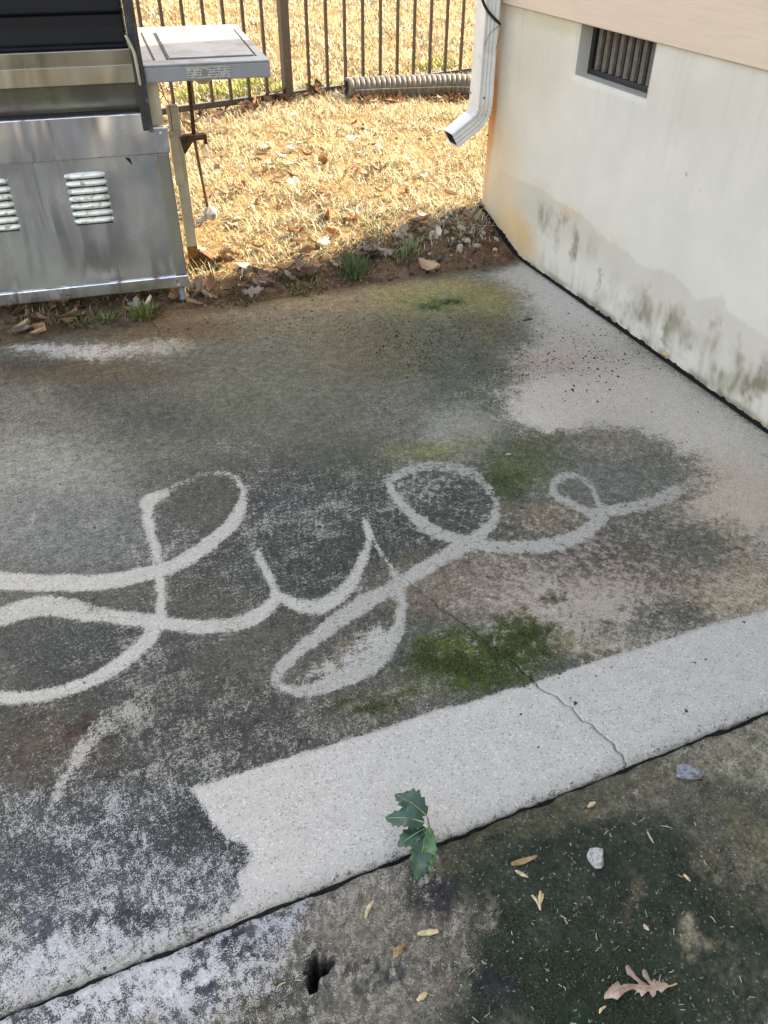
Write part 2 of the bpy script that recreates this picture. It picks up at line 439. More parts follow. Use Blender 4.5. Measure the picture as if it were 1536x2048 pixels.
# ------------------------------------------------------------------ painting wear onto dense meshes
def jac(u, v, fn):
    c = fn(u, v); return c, (fn(u + 4, v) - c) / 4, (fn(u, v + 4) - c) / 4
class Paint:
    """layers of stains over points (a,b) of a surface; px positions are surveyed onto that surface"""
    def __init__(s, a, b, fn, axes, film, cov, base, warp=0.02):
        s.a, s.b, s.fn, s.ax = a, b, fn, axes
        n = len(a); s.cl = np.full(n, 0.2)
        s.film = np.tile(np.array(film, float), (n, 1)); s.cov = np.full(n, float(cov)); s.base = np.tile(np.array(base, float), (n, 1))
        s.wa = (fbm(a * 6, b * 6, 3) - 0.5) * warp * 2 + (fbm(a * 26, b * 26, 5, 3) - 0.5) * warp * 0.9
        s.wb = (fbm(a * 6, b * 6, 13) - 0.5) * warp * 2.6 + (fbm(a * 26, b * 26, 15, 4, 0.65) - 0.5) * warp * 1.5
        s.wa = s.wa * 1.3 + (fbm(a * 40, b * 40, 17, 3, 0.65) - 0.5) * warp * 0.8
        s.fa = (fbm(a * 55, b * 55, 18, 3, 0.7) - 0.5) * warp * 4.5; s.fb = (fbm(a * 55, b * 55, 19, 3, 0.7) - 0.5) * warp * 4.5
    def pt(s, u, v):
        p = s.fn(u, v); return np.array([p[s.ax[0]], p[s.ax[1]]])
    def m_blob(s, c, r, rot=0, soft=0.6, warp=1.0):
        p, du, dv = jac(c[0], c[1], lambda u, v: s.pt(u, v))
        J = np.array([du, dv]).T
        cr, sr = math.cos(math.radians(rot)), math.sin(math.radians(rot))
        J = J @ np.array([[cr, -sr], [sr, cr]]) @ np.diag([r[0], r[1]])
        q = np.linalg.inv(J) @ np.array([s.a + (s.wa + s.fa) * warp - p[0], s.b + (s.wb + s.fb) * warp - p[1]])
        d = np.hypot(q[0], q[1])
        return 1 - sstep(1 - soft, 1 + soft, d)
    def m_poly(s, pts, soft=0.01, warp=1.0):
        P = np.array([s.pt(*p) for p in pts])
        a = s.a + s.wa * warp; b = s.b + s.wb * warp
        ins = np.zeros(len(a), bool); dist = np.full(len(a), 9e9)
        for i in range(len(P)):
            x0, y0 = P[i]; x1, y1 = P[(i + 1) % len(P)]
            cond = ((y0 > b) != (y1 > b))
            with np.errstate(divide='ignore', invalid='ignore'):
                xi = (x1 - x0) * (b - y0) / (y1 - y0) + x0
            ins ^= cond & (a < xi)
            dx, dy = x1 - x0, y1 - y0; L = dx * dx + dy * dy + 1e-12
            t = np.clip(((a - x0) * dx + (b - y0) * dy) / L, 0, 1)
            dist = np.minimum(dist, np.hypot(a - x0 - t * dx, b - y0 - t * dy))
        sd = np.where(ins, dist, -dist)
        return sstep(-soft, soft, sd)
    def m_stroke(s, pts, soft=0.005, warp=0.15):
        P = catmull([p[:2] for p in pts], 10); W = catmull([(p[2], p[3] if len(p) > 3 else 1.0) for p in pts], 10)
        C = np.array([s.pt(*p) for p in P])
        T = np.gradient(P, axis=0); T /= np.linalg.norm(T, axis=1)[:, None] + 1e-9
        N = np.stack([-T[:, 1], T[:, 0]], 1)
        R = np.array([np.linalg.norm(s.pt(*(p + n * w / 2)) - s.pt(*(p - n * w / 2))) / 2 for p, n, w in zip(P, N, W[:, 0] * 0.86)])
        a = s.a + s.wa * warp; b = s.b + s.wb * warp
        lo = C.min(0) - 0.1; hi = C.max(0) + 0.1
        idx = np.where((a > lo[0]) & (a < hi[0]) & (b > lo[1]) & (b < hi[1]))[0]
        m = np.zeros(len(a)); best = np.zeros(len(idx))
        for i in range(len(C) - 1):
            x0, y0 = C[i]; dx, dy = C[i + 1] - C[i]; L = dx * dx + dy * dy + 1e-12
            t = np.clip(((a[idx] - x0) * dx + (b[idx] - y0) * dy) / L, 0, 1)
            d = np.hypot(a[idx] - x0 - t * dx, b[idx] - y0 - t * dy)
            best = np.maximum(best, sstep(-soft, soft, R[i] - d) * W[i, 1])
        m[idx] = best
        return m
    def lay(s, m, film=None, cov=None, base=None, k=1.0):
        m = np.clip(m * k, 0, 1)
        if film is not None: s.film += m[:, None] * (np.array(film) - s.film)
        if cov is not None: s.cov += m * (cov - s.cov)
        if base is not None: s.base += m[:, None] * (np.array(base) - s.base)
    def blob(s, c, r, film=None, cov=None, base=None, rot=0, soft=0.6, k=1.0, warp=1.0):
        s.lay(s.m_blob(c, r, rot, soft, warp), None if film is None else alb(*film), cov, None if base is None else alb(*base), k)
    def cols(s):
        return {'film': np.hstack([s.film * (0.70 + 0.16 * s.cl + 0.18 * sstep(1.1, 1.7, s.b))[:, None] * np.array([0.99, 1.0, 0.93]), s.cov[:, None]]), 'base': np.hstack([s.base, s.cl[:, None]])}

def axis(segs):
    """[(start, end, step), ...] -> increasing coordinates"""
    out = []
    for a, b, st in segs:
        n = max(1, int(round((b - a) / st)))
        out += list(a + (b - a) * np.arange(n) / n)
    out.append(segs[-1][1])
    return np.array(out)
def grid_faces(nx, ny):
    i, j = np.meshgrid(np.arange(nx - 1), np.arange(ny - 1), indexing='ij')
    a = (i * ny + j).ravel()
    return np.stack([a, a + ny, a + ny + 1, a + 1], 1)

# ------------------------------------------------------------------ the ground
EDGE = [(-60, 700), (0, 686), (70, 676), (150, 664), (270, 650), (380, 622), (475, 612), (565, 596), (700, 574), (768, 564), (843, 551), (968, 536), (1040, 519)]
_e = np.array([gz(u, v)[:2] for u, v in EDGE])
def edge(x):
    return np.interp(x, _e[:, 0], _e[:, 1])
def terrain(x, y):
    x = np.asarray(x, float); y = np.asarray(y, float)
    d = y - edge(x) + (fbm(x * 9, y * 9, 41, 3) - 0.5) * 0.05
    side = 0.55 + 0.75 * sstep(0.4, 1.8, x)
    z = np.where(d > 0, 0.085 * side * sstep(0, 0.48, d) + 0.004 * sstep(0, 0.02, d), d * 0.35)
    z = np.maximum(z, -0.07)
    z = z + 0.014 * np.clip(y - 3.3, 0, 60) * sstep(0, 0.5, d)
    z = z + (fbm(x * 2.2, y * 2.2, 51, 3) - 0.5) * 0.03 * sstep(0.1, 0.7, d)
    z = z + (fbm(x * 24, y * 24, 61, 3) - 0.5) * 0.016 * sstep(-0.02, 0.1, d)
    return z
def tz(x, y): return float(terrain(np.array([x]), np.array([y]))[0])
def on_ground(u, v, lift=0.0):
    z = 0.05
    for _ in range(12):
        p = gz(u, v, z); z = tz(p[0], p[1]) + lift
    return gz(u, v, z)

xs = axis([(-160, -20, 20), (-20, -3, 1.5), (-3, -0.8, 0.1), (-0.8, 2.0, 0.014), (2.0, 4.5, 0.05), (4.5, 12, 0.4), (12, 160, 16)])
ys = axis([(-160, -20, 20), (-20, -2, 1.5), (-2, 2.5, 0.25), (2.5, 3.5, 0.0125), (3.5, 6.2, 0.03), (6.2, 14, 0.12), (14, 30, 1.0), (30, 200, 17)])
gxx, gyy = np.meshgrid(xs, ys, indexing='ij')
X, Y = gxx.ravel(), gyy.ravel()
Z = terrain(X, Y)
under = (X > -2.55) & (X < 8.5) & (Y > -1.75) & (Y < 2.72)
Z = np.where(under, -0.16, np.where(Y < 2.5, -0.03, Z))
d = Y - edge(X) + (fbm(X * 7, Y * 7, 71) - 0.5) * 0.16
soil = alb(100, 84, 68); clay = alb(136, 100, 74); thatch = alb(140, 119, 88); dk = alb(66, 52, 40)
c = soil + (fbm(X * 14, Y * 14, 81)[:, None] - 0.4) * (clay - soil) * 1.2
m = sstep(0.16, 0.34, d)[:, None]; c = c + m * (thatch - c)
p = on_ground(985, 490); m = np.exp(-(((X - p[0]) / 0.20) ** 2 + ((Y - p[1]) / 0.13) ** 2))[:, None]; c = c + m * (alb(126, 92, 70) - c)
m = (sstep(0.52, 0.68, fbm(X * 5, Y * 5, 91)) * sstep(0.2, 0.5, d))[:, None]; c = c + 0.6 * m * (dk * 1.7 - c)
m = sstep(0.50, 0.70, fbm(X * 18, Y * 18, 95))[:, None] * (1 - sstep(0.15, 0.3, d))[:, None]; c = c + 0.7 * m * (dk - c)
ground = obj('ground', np_mesh('ground', np.stack([X, Y, Z], 1), grid_faces(len(xs), len(ys)), True, {'tint': np.clip(c, 0.01, 0.8)}), MAT['soil'])
tag(ground, 'sunlit dry lawn and bare soil strip at the slab edge', kind='structure')

# ------------------------------------------------------------------ far patio slab (with the washed lettering)
GREY = alb(188, 183, 176)
CRK = [(1257, 1530), (1240, 1500), (1210, 1465), (1165, 1432), (1125, 1405), (1090, 1378), (1065, 1358), (1035, 1335), (1005, 1310),
       (975, 1285), (945, 1262), (905, 1232), (860, 1195), (800, 1150), (700, 1050), (560, 900), (430, 780), (345, 700), (315, 665)]
_c = np.array([gz(u, v)[:2] for u, v in CRK]); _c = _c[np.argsort(_c[:, 1])]
def crack_x(y):
    return np.interp(y, _c[:, 1], _c[:, 0]) + (fbm(y * 30, y * 0 + 3, 7, 4, 0.65) - 0.5) * 0.030
def crack_w(y):
    y1 = gz(905, 1232)[1]; y2 = gz(800, 1150)[1]
    w = 0.0046 * (1 - sstep(y1 - 0.1, y2, y)) * (0.55 + 0.9 * fbm(y * 40, y * 0, 9, 2))
    ya = gz(350, 705)[1]; yb = gz(318, 668)[1]
    return w + 0.0028 * sstep(ya - 0.04, ya + 0.03, y)
xr = XW - 0.014
x_mid = 0.55
left = axis([(-2.6, -0.7, 0.06), (-0.7, x_mid, 0.0072)]); right = axis([(x_mid, xr, 0.0072)])
ys = np.concatenate([YJ + 0.007 + np.array([0, 0.002, 0.005, 0.009]), axis([(YJ + 0.021, 2.99, 0.0072)])])
def slab_edge_y(x):
    return (fbm(x * 35, x * 0 + 1.7, 21, 4, 0.6) - 0.5) * 0.008
def slab_cols(xl, seam_first):
    gxx, gyy = np.meshgrid(xl, ys, indexing='ij')
    cx = crack_x(gyy)
    if seam_first: w = (xr - gxx) / (xr - x_mid); sg = 1
    else: w = np.clip((gxx + 0.7) / (x_mid + 0.7), 0, 1); sg = -1
    x = gxx + (cx - x_mid) * w
    seam = 0 if seam_first else len(xl) - 1
    x[seam] = cx[seam] + sg * crack_w(gyy[seam]) / 2
    y = gyy + slab_edge_y(x) * np.clip(1 - (gyy - YJ) / 0.05, 0, 1)
    t = gyy - ys[0]
    z = (fbm(x * 3, y * 3, 23, 2) - 0.5) * 0.002 - 0.006 * np.clip(1 - t / 0.009, 0, 1) ** 2
    return x, y, z
parts = []
for xl, sf in ((left, False), (right, True)):
    x, y, z = slab_cols(xl, sf); parts.append((x, y, z, sf))
V = []; F = []; off = 0
for x, y, z, sf in parts:
    nx, ny = x.shape
    V.append(np.stack([x.ravel(), y.ravel(), z.ravel()], 1)); F.append(grid_faces(nx, ny) + off)
    # skirts: near edge, crack wall, outer side
    def skirt(idx, depth, flip):
        global off
        top = np.array(idx) + off_base
        low = V_all_len[0] + np.arange(len(top))
        return top, low
    off_base = off
    off += nx * ny
    rings = [([i * ny for i in range(nx)], 0.10, True), ([(0 if sf else nx - 1) * ny + j for j in range(ny)], 0.05, not sf),
             ([(nx - 1 if sf else 0) * ny + j for j in range(ny)], 0.10, sf)]
    base_pts = V[-1]
    for idx, dep, flip in rings:
        lowv = base_pts[idx].copy(); lowv[:, 2] -= dep
        V.append(lowv); a = off_base + np.array(idx); b = off + np.arange(len(idx)); off += len(idx)
        q = np.stack([a[:-1], a[1:], b[1:], b[:-1]], 1)
        F.append(q[:, ::-1] if flip else q)
V = np.vstack(V)
P = Paint(V[:, 0], V[:, 1], gz, (0, 1), alb(88, 87, 80), 0.78, alb(160, 156, 146))
A_, B_ = P.a, P.b
B = P.blob
B((150, 830), (380, 130), (98, 97, 90), 0.80)
B((60, 960), (180, 90), (128, 128, 124), 0.70)
B((380, 832), (150, 42), (64, 66, 70), 0.98)
B((250, 780), (130, 40), (78, 77, 72), 0.92)
B((600, 780), (260, 110), (96, 95, 84), 0.86)
B((150, 745), (200, 22), (86, 76, 62), 0.92)
B((560, 640), (420, 36), (108, 99, 84), 0.92)
B((330, 660), (170, 24), (92, 78, 62), 0.95)
B((720, 600), (170, 30), (128, 112, 88), 0.92)
B((205, 704), (115, 15), (120, 114, 104), 0.46, (192, 190, 186))
B((60, 694), (80, 9), (132, 128, 120), 0.4, (188, 186, 182))
B((330, 690), (60, 14), (130, 126, 114), 0.5)
B((60, 730), (70, 12), (74, 68, 58), 0.9)
B((760, 690), (150, 60), (100, 92, 74), 0.9)
# pale ground by the wall
m = P.m_poly([(955, 545), (1045, 518), (1545, 862), (1560, 1240), (1330, 1262), (1440, 1090), (1380, 960), (1200, 875), (1060, 852), (1015, 790), (1050, 715), (1040, 640)], 0.17, 2.4)
P.lay(m, alb(124, 118, 106), 0.30, alb(184, 176, 164))
B((1080, 815), (85, 52), (150, 140, 130), 0.06, (200, 191, 181), soft=0.5)
B((1180, 780), (150, 60), (140, 128, 118), 0.16, (194, 182, 171))
B((1120, 720), (110, 35), (138, 120, 110), 0.34, (184, 170, 158))
B((1130, 600), (120, 40), (150, 145, 136), 0.18, (194, 187, 177), rot=30)
B((1400, 870), (160, 60), (150, 140, 130), 0.10, (196, 186, 175), rot=35)
B((1450, 1000), (120, 90), (150, 132, 112), 0.22, (190, 174, 157))
B((1430, 1160), (110, 70), (150, 130, 108), 0.32, (188, 171, 152))
B((900, 585), (130, 30), (138, 124, 82), 0.82)
B((905, 612), (110, 28), (126, 117, 70), 0.76)
B((868, 612), (34, 12), (72, 88, 44), 0.95)
B((905, 604), (28, 9), (82, 92, 48), 0.9)
B((900, 700), (100, 75), (86, 85, 68), 0.84, soft=1.0)
B((960, 660), (70, 30), (96, 90, 72), 0.85)
B((930, 760), (65, 95), (78, 81, 70), 0.82, rot=-20, soft=1.0)
B((820, 820), (90, 60), (98, 97, 90), 0.72)
B((960, 850), (70, 65), (82, 86, 73), 0.76, soft=1.0)
B((925, 860), (70, 45), (134, 132, 124), 0.55)
B((830, 908), (120, 20), (118, 116, 82), 0.70, rot=-10, soft=.9)
B((700, 925), (90, 25), (92, 94, 80), 0.8)
B((1110, 900), (110, 42), (88, 90, 72), 0.88)
B((1050, 940), (75, 40), (82, 86, 58), 0.80)
B((1010, 970), (40, 26), (62, 72, 44), 0.9)
B((1260, 950), (150, 66), (104, 103, 98), 0.80)
B((1230, 890), (90, 26), (116, 108, 100), 0.72)
# around the lettering
B((150, 1060), (260, 80), (106, 108, 108), 0.76)
B((620, 1050), (330, 150), (60, 62, 60), 0.68, (170, 167, 160))
B((400, 1010), (80, 55), (80, 80, 74), 0.92)
B((560, 1000), (70, 20), (62, 64, 66), 0.85)
B((870, 1010), (100, 62), (62, 64, 60), 0.70, (160, 158, 150))
B((200, 1300), (200, 90), (68, 70, 70), 0.72)
B((1100, 1030), (90, 30), (112, 100, 86), 0.62, (168, 156, 146))
B((1300, 1090), (170, 75), (96, 94, 88), 0.66, (160, 148, 138))
B((1210, 1130), (110, 60), (92, 84, 76), 0.60, (160, 146, 136))
B((960, 1165), (190, 60), (116, 104, 92), 0.58, (168, 156, 146))
B((1290, 1175), (130, 40), (116, 104, 92), 0.50, (168, 154, 140))
B((1140, 1215), (190, 44), (140, 126, 112), 0.40, (176, 164, 152))
B((1330, 1235), (95, 40), (92, 90, 84), 0.66)
B((1120, 1205), (30, 12), (84, 80, 62), 0.8)
B((1240, 1262), (40, 14), (96, 96, 94), 0.75)
B((1180, 1290), (100, 28), (128, 118, 96), 0.52, (174, 162, 148))
m = P.m_poly([(782, 1330), (826, 1292), (858, 1268), (900, 1242), (958, 1264), (1000, 1236), (1060, 1250), (1092, 1288), (1114, 1308), (1040, 1345), (960, 1370), (880, 1356), (812, 1346)], 0.03, 1.5)
P.lay(m, alb(72, 80, 46), 0.64)
B((960, 1335), (110, 32), (60, 78, 32), 0.84, rot=-8, warp=1.6)
B((1050, 1275), (48, 30), (62, 74, 42), 0.86, warp=1.6)
B((880, 1300), (50, 22), (86, 94, 44), 0.80, warp=1.6)
B((760, 1400), (120, 30), (92, 92, 66), 0.62, rot=-15)
B((720, 1418), (95, 22), (66, 72, 42), 0.80, rot=-15, warp=1.5)
B((620, 1450), (130, 40), (104, 102, 92), 0.62, rot=-15)
# lower left
B((350, 1480), (360, 110), (70, 70, 68), 0.66)
B((100, 1490), (110, 66), (84, 74, 66), 0.74)
B((170, 1460), (40, 18), (70, 54, 44), 0.85)
B((230, 1690), (300, 130), (66, 68, 70), 0.58, (178, 179, 180), soft=.8)
B((430, 1660), (110, 70), (58, 60, 60), 0.70)
B((60, 1760), (120, 60), (66, 68, 76), 0.72)
B((170, 1850), (340, 90), (80, 81, 86), 0.50, (180, 181, 180), rot=-18, soft=.9)
B((180, 1900), (320, 55), (86, 87, 94), 0.44, (182, 183, 183), rot=-18, soft=.9)
B((250, 1850), (70, 22), (58, 58, 66), 0.72)
B((400, 1835), (34, 14), (66, 67, 76), 0.85)
B((75, 1850), (22, 36), (84, 86, 100), 0.78)
B((80, 1930), (130, 36), (100, 102, 112), 0.40, (184, 186, 186), rot=-18, soft=.9)
# patchy growth everywhere
pat = fbm(A_ * 5, B_ * 5, 33, 4); P.cov = np.clip(P.cov + (pat - 0.5) * 0.40 * (P.cov > 0.3), 0, 1)
P.film *= (0.95 + 0.30 * fbm(A_ * 9, B_ * 9, 35, 3))[:, None] * (0.76 + 0.48 * fbm(A_ * 38, B_ * 38, 36, 4, 0.7))[:, None]
P.cov = np.clip(P.cov + (fbm(A_ * 24, B_ * 24, 38, 4, 0.7) - 0.5) * 0.45 * (P.cov > 0.3), 0, 1.1)
for c_, r_2, k_ in (((1200, 1080), (330, 190), .75), ((880, 1000), (130, 90), .7), ((1000, 1260), (260, 90), .7), ((300, 1850), (330, 110), .35), ((640, 1330), (160, 100), .5)):
    P.cl += P.m_blob(c_, r_2) * (k_ - P.cl)
# pressure-washed strokes: (u, v, width px, strength)
STROKES = [
 [(-330, 1085, 20, .7), (-200, 1135, 34, .85), (-60, 1158, 40, .9), (0, 1162, 38, .95), (100, 1166, 38), (200, 1163, 36), (290, 1145, 32), (345, 1130, 30), (400, 1100, 30), (450, 1060, 27), (478, 1015, 22), (482, 978, 14, .9), (463, 950, 12, .62), (425, 945, 12, .42), (375, 960, 14, .36), (325, 983, 20, .62), (297, 1000, 27), (294, 1025, 26), (304, 1070, 20), (314, 1115, 20), (322, 1170, 21), (324, 1220, 24), (312, 1258, 32), (285, 1293, 34), (240, 1330, 30), (180, 1363, 29), (100, 1388, 29), (0, 1397, 28), (-80, 1396, 28), (-170, 1372, 28), (-205, 1330, 26), (-160, 1285, 30), (-60, 1252, 36, .9)],
 [(-60, 1250, 40, .8), (0, 1236, 44, .85), (60, 1216, 46, .9), (120, 1214, 46, .9), (200, 1228, 36, .95), (290, 1243, 34), (380, 1253, 32), (450, 1253, 32), (510, 1236, 30), (543, 1208, 26), (551, 1184, 18), (534, 1148, 17), (520, 1118, 12), (512, 1104, 8)],
 [(548, 1182, 12), (568, 1196, 20), (600, 1212, 30), (640, 1212, 32), (690, 1182, 28), (720, 1132, 22), (735, 1088, 17), (735, 1062, 17), (726, 1038, 12, .8)],
 [(733, 1052, 7), (760, 1100, 7), (788, 1148, 9)],
 [(1400, 955, 14, .25), (1345, 982, 26, .7), (1293, 1005, 26, .85), (1218, 1022, 24), (1203, 1008, 12), (1186, 974, 13, .75), (1158, 953, 12, .7), (1128, 951, 17, .8), (1109, 970, 17), (1115, 990, 17), (1140, 1006, 16), (1178, 1021, 18), (1204, 1034, 28), (1190, 1052, 30), (1166, 1068, 30), (1118, 1086, 32), (1058, 1094, 30), (993, 1096, 28), (943, 1090, 26), (903, 1076, 24), (858, 1054, 24), (810, 1016, 18), (786, 980, 16), (788, 956, 16, .78), (820, 940, 19, .66), (868, 932, 22, .58), (928, 942, 22, .62), (968, 965, 18, .7), (993, 1000, 16, .78), (990, 1035, 18), (966, 1066, 24), (930, 1092, 34), (880, 1116, 30), (833, 1142, 30), (788, 1172, 33), (730, 1205, 36), (675, 1240, 36), (612, 1290, 30), (566, 1332, 28), (552, 1362, 24), (580, 1380, 24), (630, 1376, 32), (700, 1350, 40), (755, 1318, 36), (784, 1278, 30), (800, 1236, 26), (805, 1200, 24), (798, 1172, 22), (786, 1146, 14)],
 [(104, 1612, 6, .75), (128, 1562, 18, .72), (170, 1490, 36, .62), (215, 1445, 44, .45), (275, 1415, 56, .2)],
 [(60, 1052, 4, .5), (68, 1030, 4, .6), (76, 1008, 5, .4)],
]
lc = alb(184, 181, 173)
for st in STROKES:
    mm = P.m_stroke(st, 0.0075, 0.34)
    mm = mm * np.clip(0.70 + 0.62 * fbm(A_ * 11, B_ * 11, 44, 3) - 0.10 * sstep(1.5, 2.1, B_), 0, 1)
    P.lay(mm, None, 0.19 if len(st) < 40 else 0.23, lc * (0.86 if len(st) > 40 else 1.0))
mm = P.m_poly([(600, 1355), (690, 1290), (760, 1235), (780, 1260), (740, 1310), (650, 1350)], 0.02)
P.lay(mm, None, 0.22, lc, 0.85)
B((690, 1292), (44, 12), (120, 104, 90), 0.66, rot=-35, k=0.8)
# band washed clean along the joint
mm = P.m_poly([(385, 1575), (700, 1478), (1000, 1384), (1300, 1290), (1560, 1214), (1600, 1420), (1000, 1640), (500, 1850), (436, 1850), (488, 1800), (478, 1752), (508, 1722), (492, 1685), (452, 1668), (424, 1640)], 0.006, 0.25)
P.lay(mm, None, 0.0, alb(192, 188, 181))
mm = np.clip(1 - (V[:, 1] - YJ) / 0.05, 0, 1)
P.lay(sstep(0.1, 0.7, mm) * 0.6, None, 0.24, alb(178, 175, 170))
# soil washed over the far edge, grime at wall joint and slab joint
d = edge(A_) - B_ + P.wa
P.lay(1 - sstep(0.0, 0.07, d), alb(96, 80, 62), 0.92)
P.lay((1 - sstep(0.0, 0.016, B_ - YJ - 0.006)) * 0.8, alb(104, 101, 96), 0.40)
P.lay((1 - sstep(0.004, 0.03, xr - A_)) * (A_ > 1.4) * 0.8, alb(96, 90, 82), 0.55)
P.lay((V[:, 2] < -0.012).astype(float), alb(60, 57, 52), 0.9)
slab = obj('patio', np_mesh('patio', V, F, True, P.cols()), MAT['concrete'])
tag(slab, 'dirty concrete patio slab with cursive lettering washed into its grime', kind='structure')

# ------------------------------------------------------------------ near patio slab
ZN = -0.011
gn = lambda u, v: gz(u, v, ZN)
hole = gn(634, 1940)
xs = axis([(-2.6, -0.5, 0.06), (-0.5, 1.5, 0.0062), (1.5, xr, 0.02)])
ys = np.concatenate([axis([(-1.8, 0.2, 0.05), (0.2, YJ - 0.008, 0.0058)]), YJ + 0.001 - np.array([0.0045, 0.002, 0])])
gxx, gyy = np.meshgrid(xs, ys, indexing='ij')
gyy = gyy + ((fbm(gxx * 22, gxx * 0 + 5, 25, 4, 0.62) - 0.5) * 0.014 - 0.001) * np.clip(1 - (YJ - gyy) / 0.07, 0, 1)
x, y = gxx.ravel(), gyy.ravel()
t = np.repeat((ys[-1] - ys)[None, :], len(xs), 0).ravel()
z = ZN + (fbm(x * 3, y * 3, 27, 2) - 0.5) * 0.003 - 0.004 * np.clip(1 - t / 0.007, 0, 1) ** 2
hx, hy = x - hole[0], y - hole[1]
ang = np.arctan2(hy, hx); rad = np.hypot(hx, hy * 0.9)
hr = 0.0165 + 0.005 * np.sin(2 * ang + 0.6) + 0.0055 * np.sin(3 * ang + 2.0) + 0.004 * np.sin(5 * ang) + 0.002 * np.sin(9 * ang + 1)
hm = 1 - sstep(hr - 0.004, hr + 0.003, rad)
z = z - 0.075 * hm
NV = np.stack([x, y, z], 1)
idx = np.array([i * len(ys) + len(ys) - 1 for i in range(len(xs))])
low = NV[idx].copy(); low[:, 2] -= 0.08
b = len(NV) + np.arange(len(idx))
q = np.stack([idx[:-1], idx[1:], b[1:], b[:-1]], 1)
NF = [grid_faces(len(xs), len(ys)), q[:, ::-1]]
NV = np.vstack([NV, low])
P = Paint(NV[:, 0], NV[:, 1], gn, (0, 1), alb(112, 106, 96), 0.62, alb(164, 158, 148))
B = P.blob
B((100, 2000), (420, 90), (82, 82, 87), 0.44, (188, 188, 189), rot=-15, soft=.8)
B((300, 1960), (260, 80), (84, 84, 90), 0.40, (190, 190, 191), rot=-15, soft=.8)
B((520, 1850), (120, 40), (92, 92, 96), 0.42, (176, 178, 184), rot=-20)
B((470, 1900), (60, 30), (62, 62, 70), 0.70)
B((430, 1985), (50, 26), (76, 78, 92), 0.72)
B((340, 2030), (50, 20), (80, 82, 96), 0.65)
B((150, 2010), (40, 14), (84, 86, 98), 0.7)
B((570, 2010), (60, 44), (84, 82, 70), 0.75)
B((640, 1980), (70, 40), (84, 84, 80), 0.72)
B((660, 1885), (46, 26), (50, 52, 58), 0.88, rot=-40)
B((680, 1960), (36, 46), (58, 58, 66), 0.80)
B((760, 1850), (150, 90), (118, 110, 100), 0.66, (156, 148, 138))
B((820, 1990), (130, 80), (116, 110, 100), 0.66, (158, 150, 140))
B((760, 1730), (140, 30), (120, 112, 100), 0.60, rot=-20)
B((780, 1950), (50, 16), (58, 58, 62), 0.8, rot=-20)
B((860, 1760), (70, 60), (46, 46, 52), 0.90)
B((845, 1730), (30, 16), (110, 100, 86), 0.6)
m = P.m_poly([(868, 1700), (960, 1668), (1060, 1640), (1180, 1606), (1330, 1612), (1440, 1680), (1530, 1800), (1600, 1880), (1600, 2100), (930, 2100), (900, 2010), (936, 1930), (905, 1870), (935, 1800), (880, 1770)], 0.035, 2.2)
P.lay(m, alb(52, 60, 50), 0.95)
B((1000, 1650), (160, 34), (76, 76, 56), 0.86, rot=-20)
B((1150, 1600), (170, 40), (86, 84, 68), 0.84, rot=-22)
B((1300, 1560), (130, 44), (96, 91, 78), 0.80, rot=-20)
B((1360, 1560), (60, 30), (122, 106, 92), 0.75)
B((1480, 1500), (150, 66), (134, 126, 108), 0.60, (170, 164, 150), rot=-20)
B((1440, 1610), (120, 70), (88, 87, 76), 0.86)
B((1515, 1690), (34, 120), (106, 100, 82), 0.84, rot=-40)
B((1430, 1720), (60, 24), (104, 96, 80), 0.85, rot=35)
B((1490, 1800), (60, 40), (72, 74, 58), 0.9)
B((1400, 1888), (20, 36), (142, 130, 114), 0.70, (168, 156, 140), rot=-35, warp=0.9, soft=0.8)
B((1265, 1800), (14, 44), (104, 96, 82), 0.85, rot=10, warp=0.5)
B((1490, 1985), (34, 40), (84, 83, 68), 0.9, warp=1.8, soft=.9)
B((1270, 2040), (30, 50), (118, 108, 90), 0.8)
B((1030, 2040), (40, 46), (100, 96, 88), 0.8)
B((950, 1820), (16, 26), (120, 112, 100), 0.75)
B((905, 1900), (50, 34), (112, 104, 94), 0.72)
B((960, 1905), (8, 8), (150, 140, 126), 0.5); B((982, 1912), (8, 9), (150, 140, 126), 0.5)
B((1110, 1940), (130, 60), (38, 52, 36), 0.98); B((1200, 2030), (160, 40), (32, 52, 34), 0.98)
B((990, 1960), (50, 60), (42, 44, 48), 0.97)
pat = fbm(P.a * 6, P.b * 6, 37, 4); P.cov = np.clip(P.cov + (pat - 0.5) * 0.42 * (P.cov > 0.25), 0, 1)
P.film *= (0.82 + 0.36 * fbm(P.a * 11, P.b * 11, 39, 3))[:, None] * (0.78 + 0.44 * fbm(P.a * 42, P.b * 42, 40, 4, 0.7))[:, None]
P.cl[:] = 0.55
hm2 = np.concatenate([hm, np.zeros(len(low))])
P.lay(hm2, np.array([0.010, 0.009, 0.008]), 1.6, np.array([0.012, 0.011, 0.01]))  # hole coloured near black to stand for the shade of its depth
P.lay((NV[:, 2] < ZN - 0.004) & (hm2 < .5), alb(70, 66, 60), 0.9)
slab2 = obj('patio', np_mesh('patio_near', NV, NF, True, P.cols()), MAT['concrete'])
tag(slab2, 'near concrete slab, algae-dark, in front of the jagged joint', kind='structure')
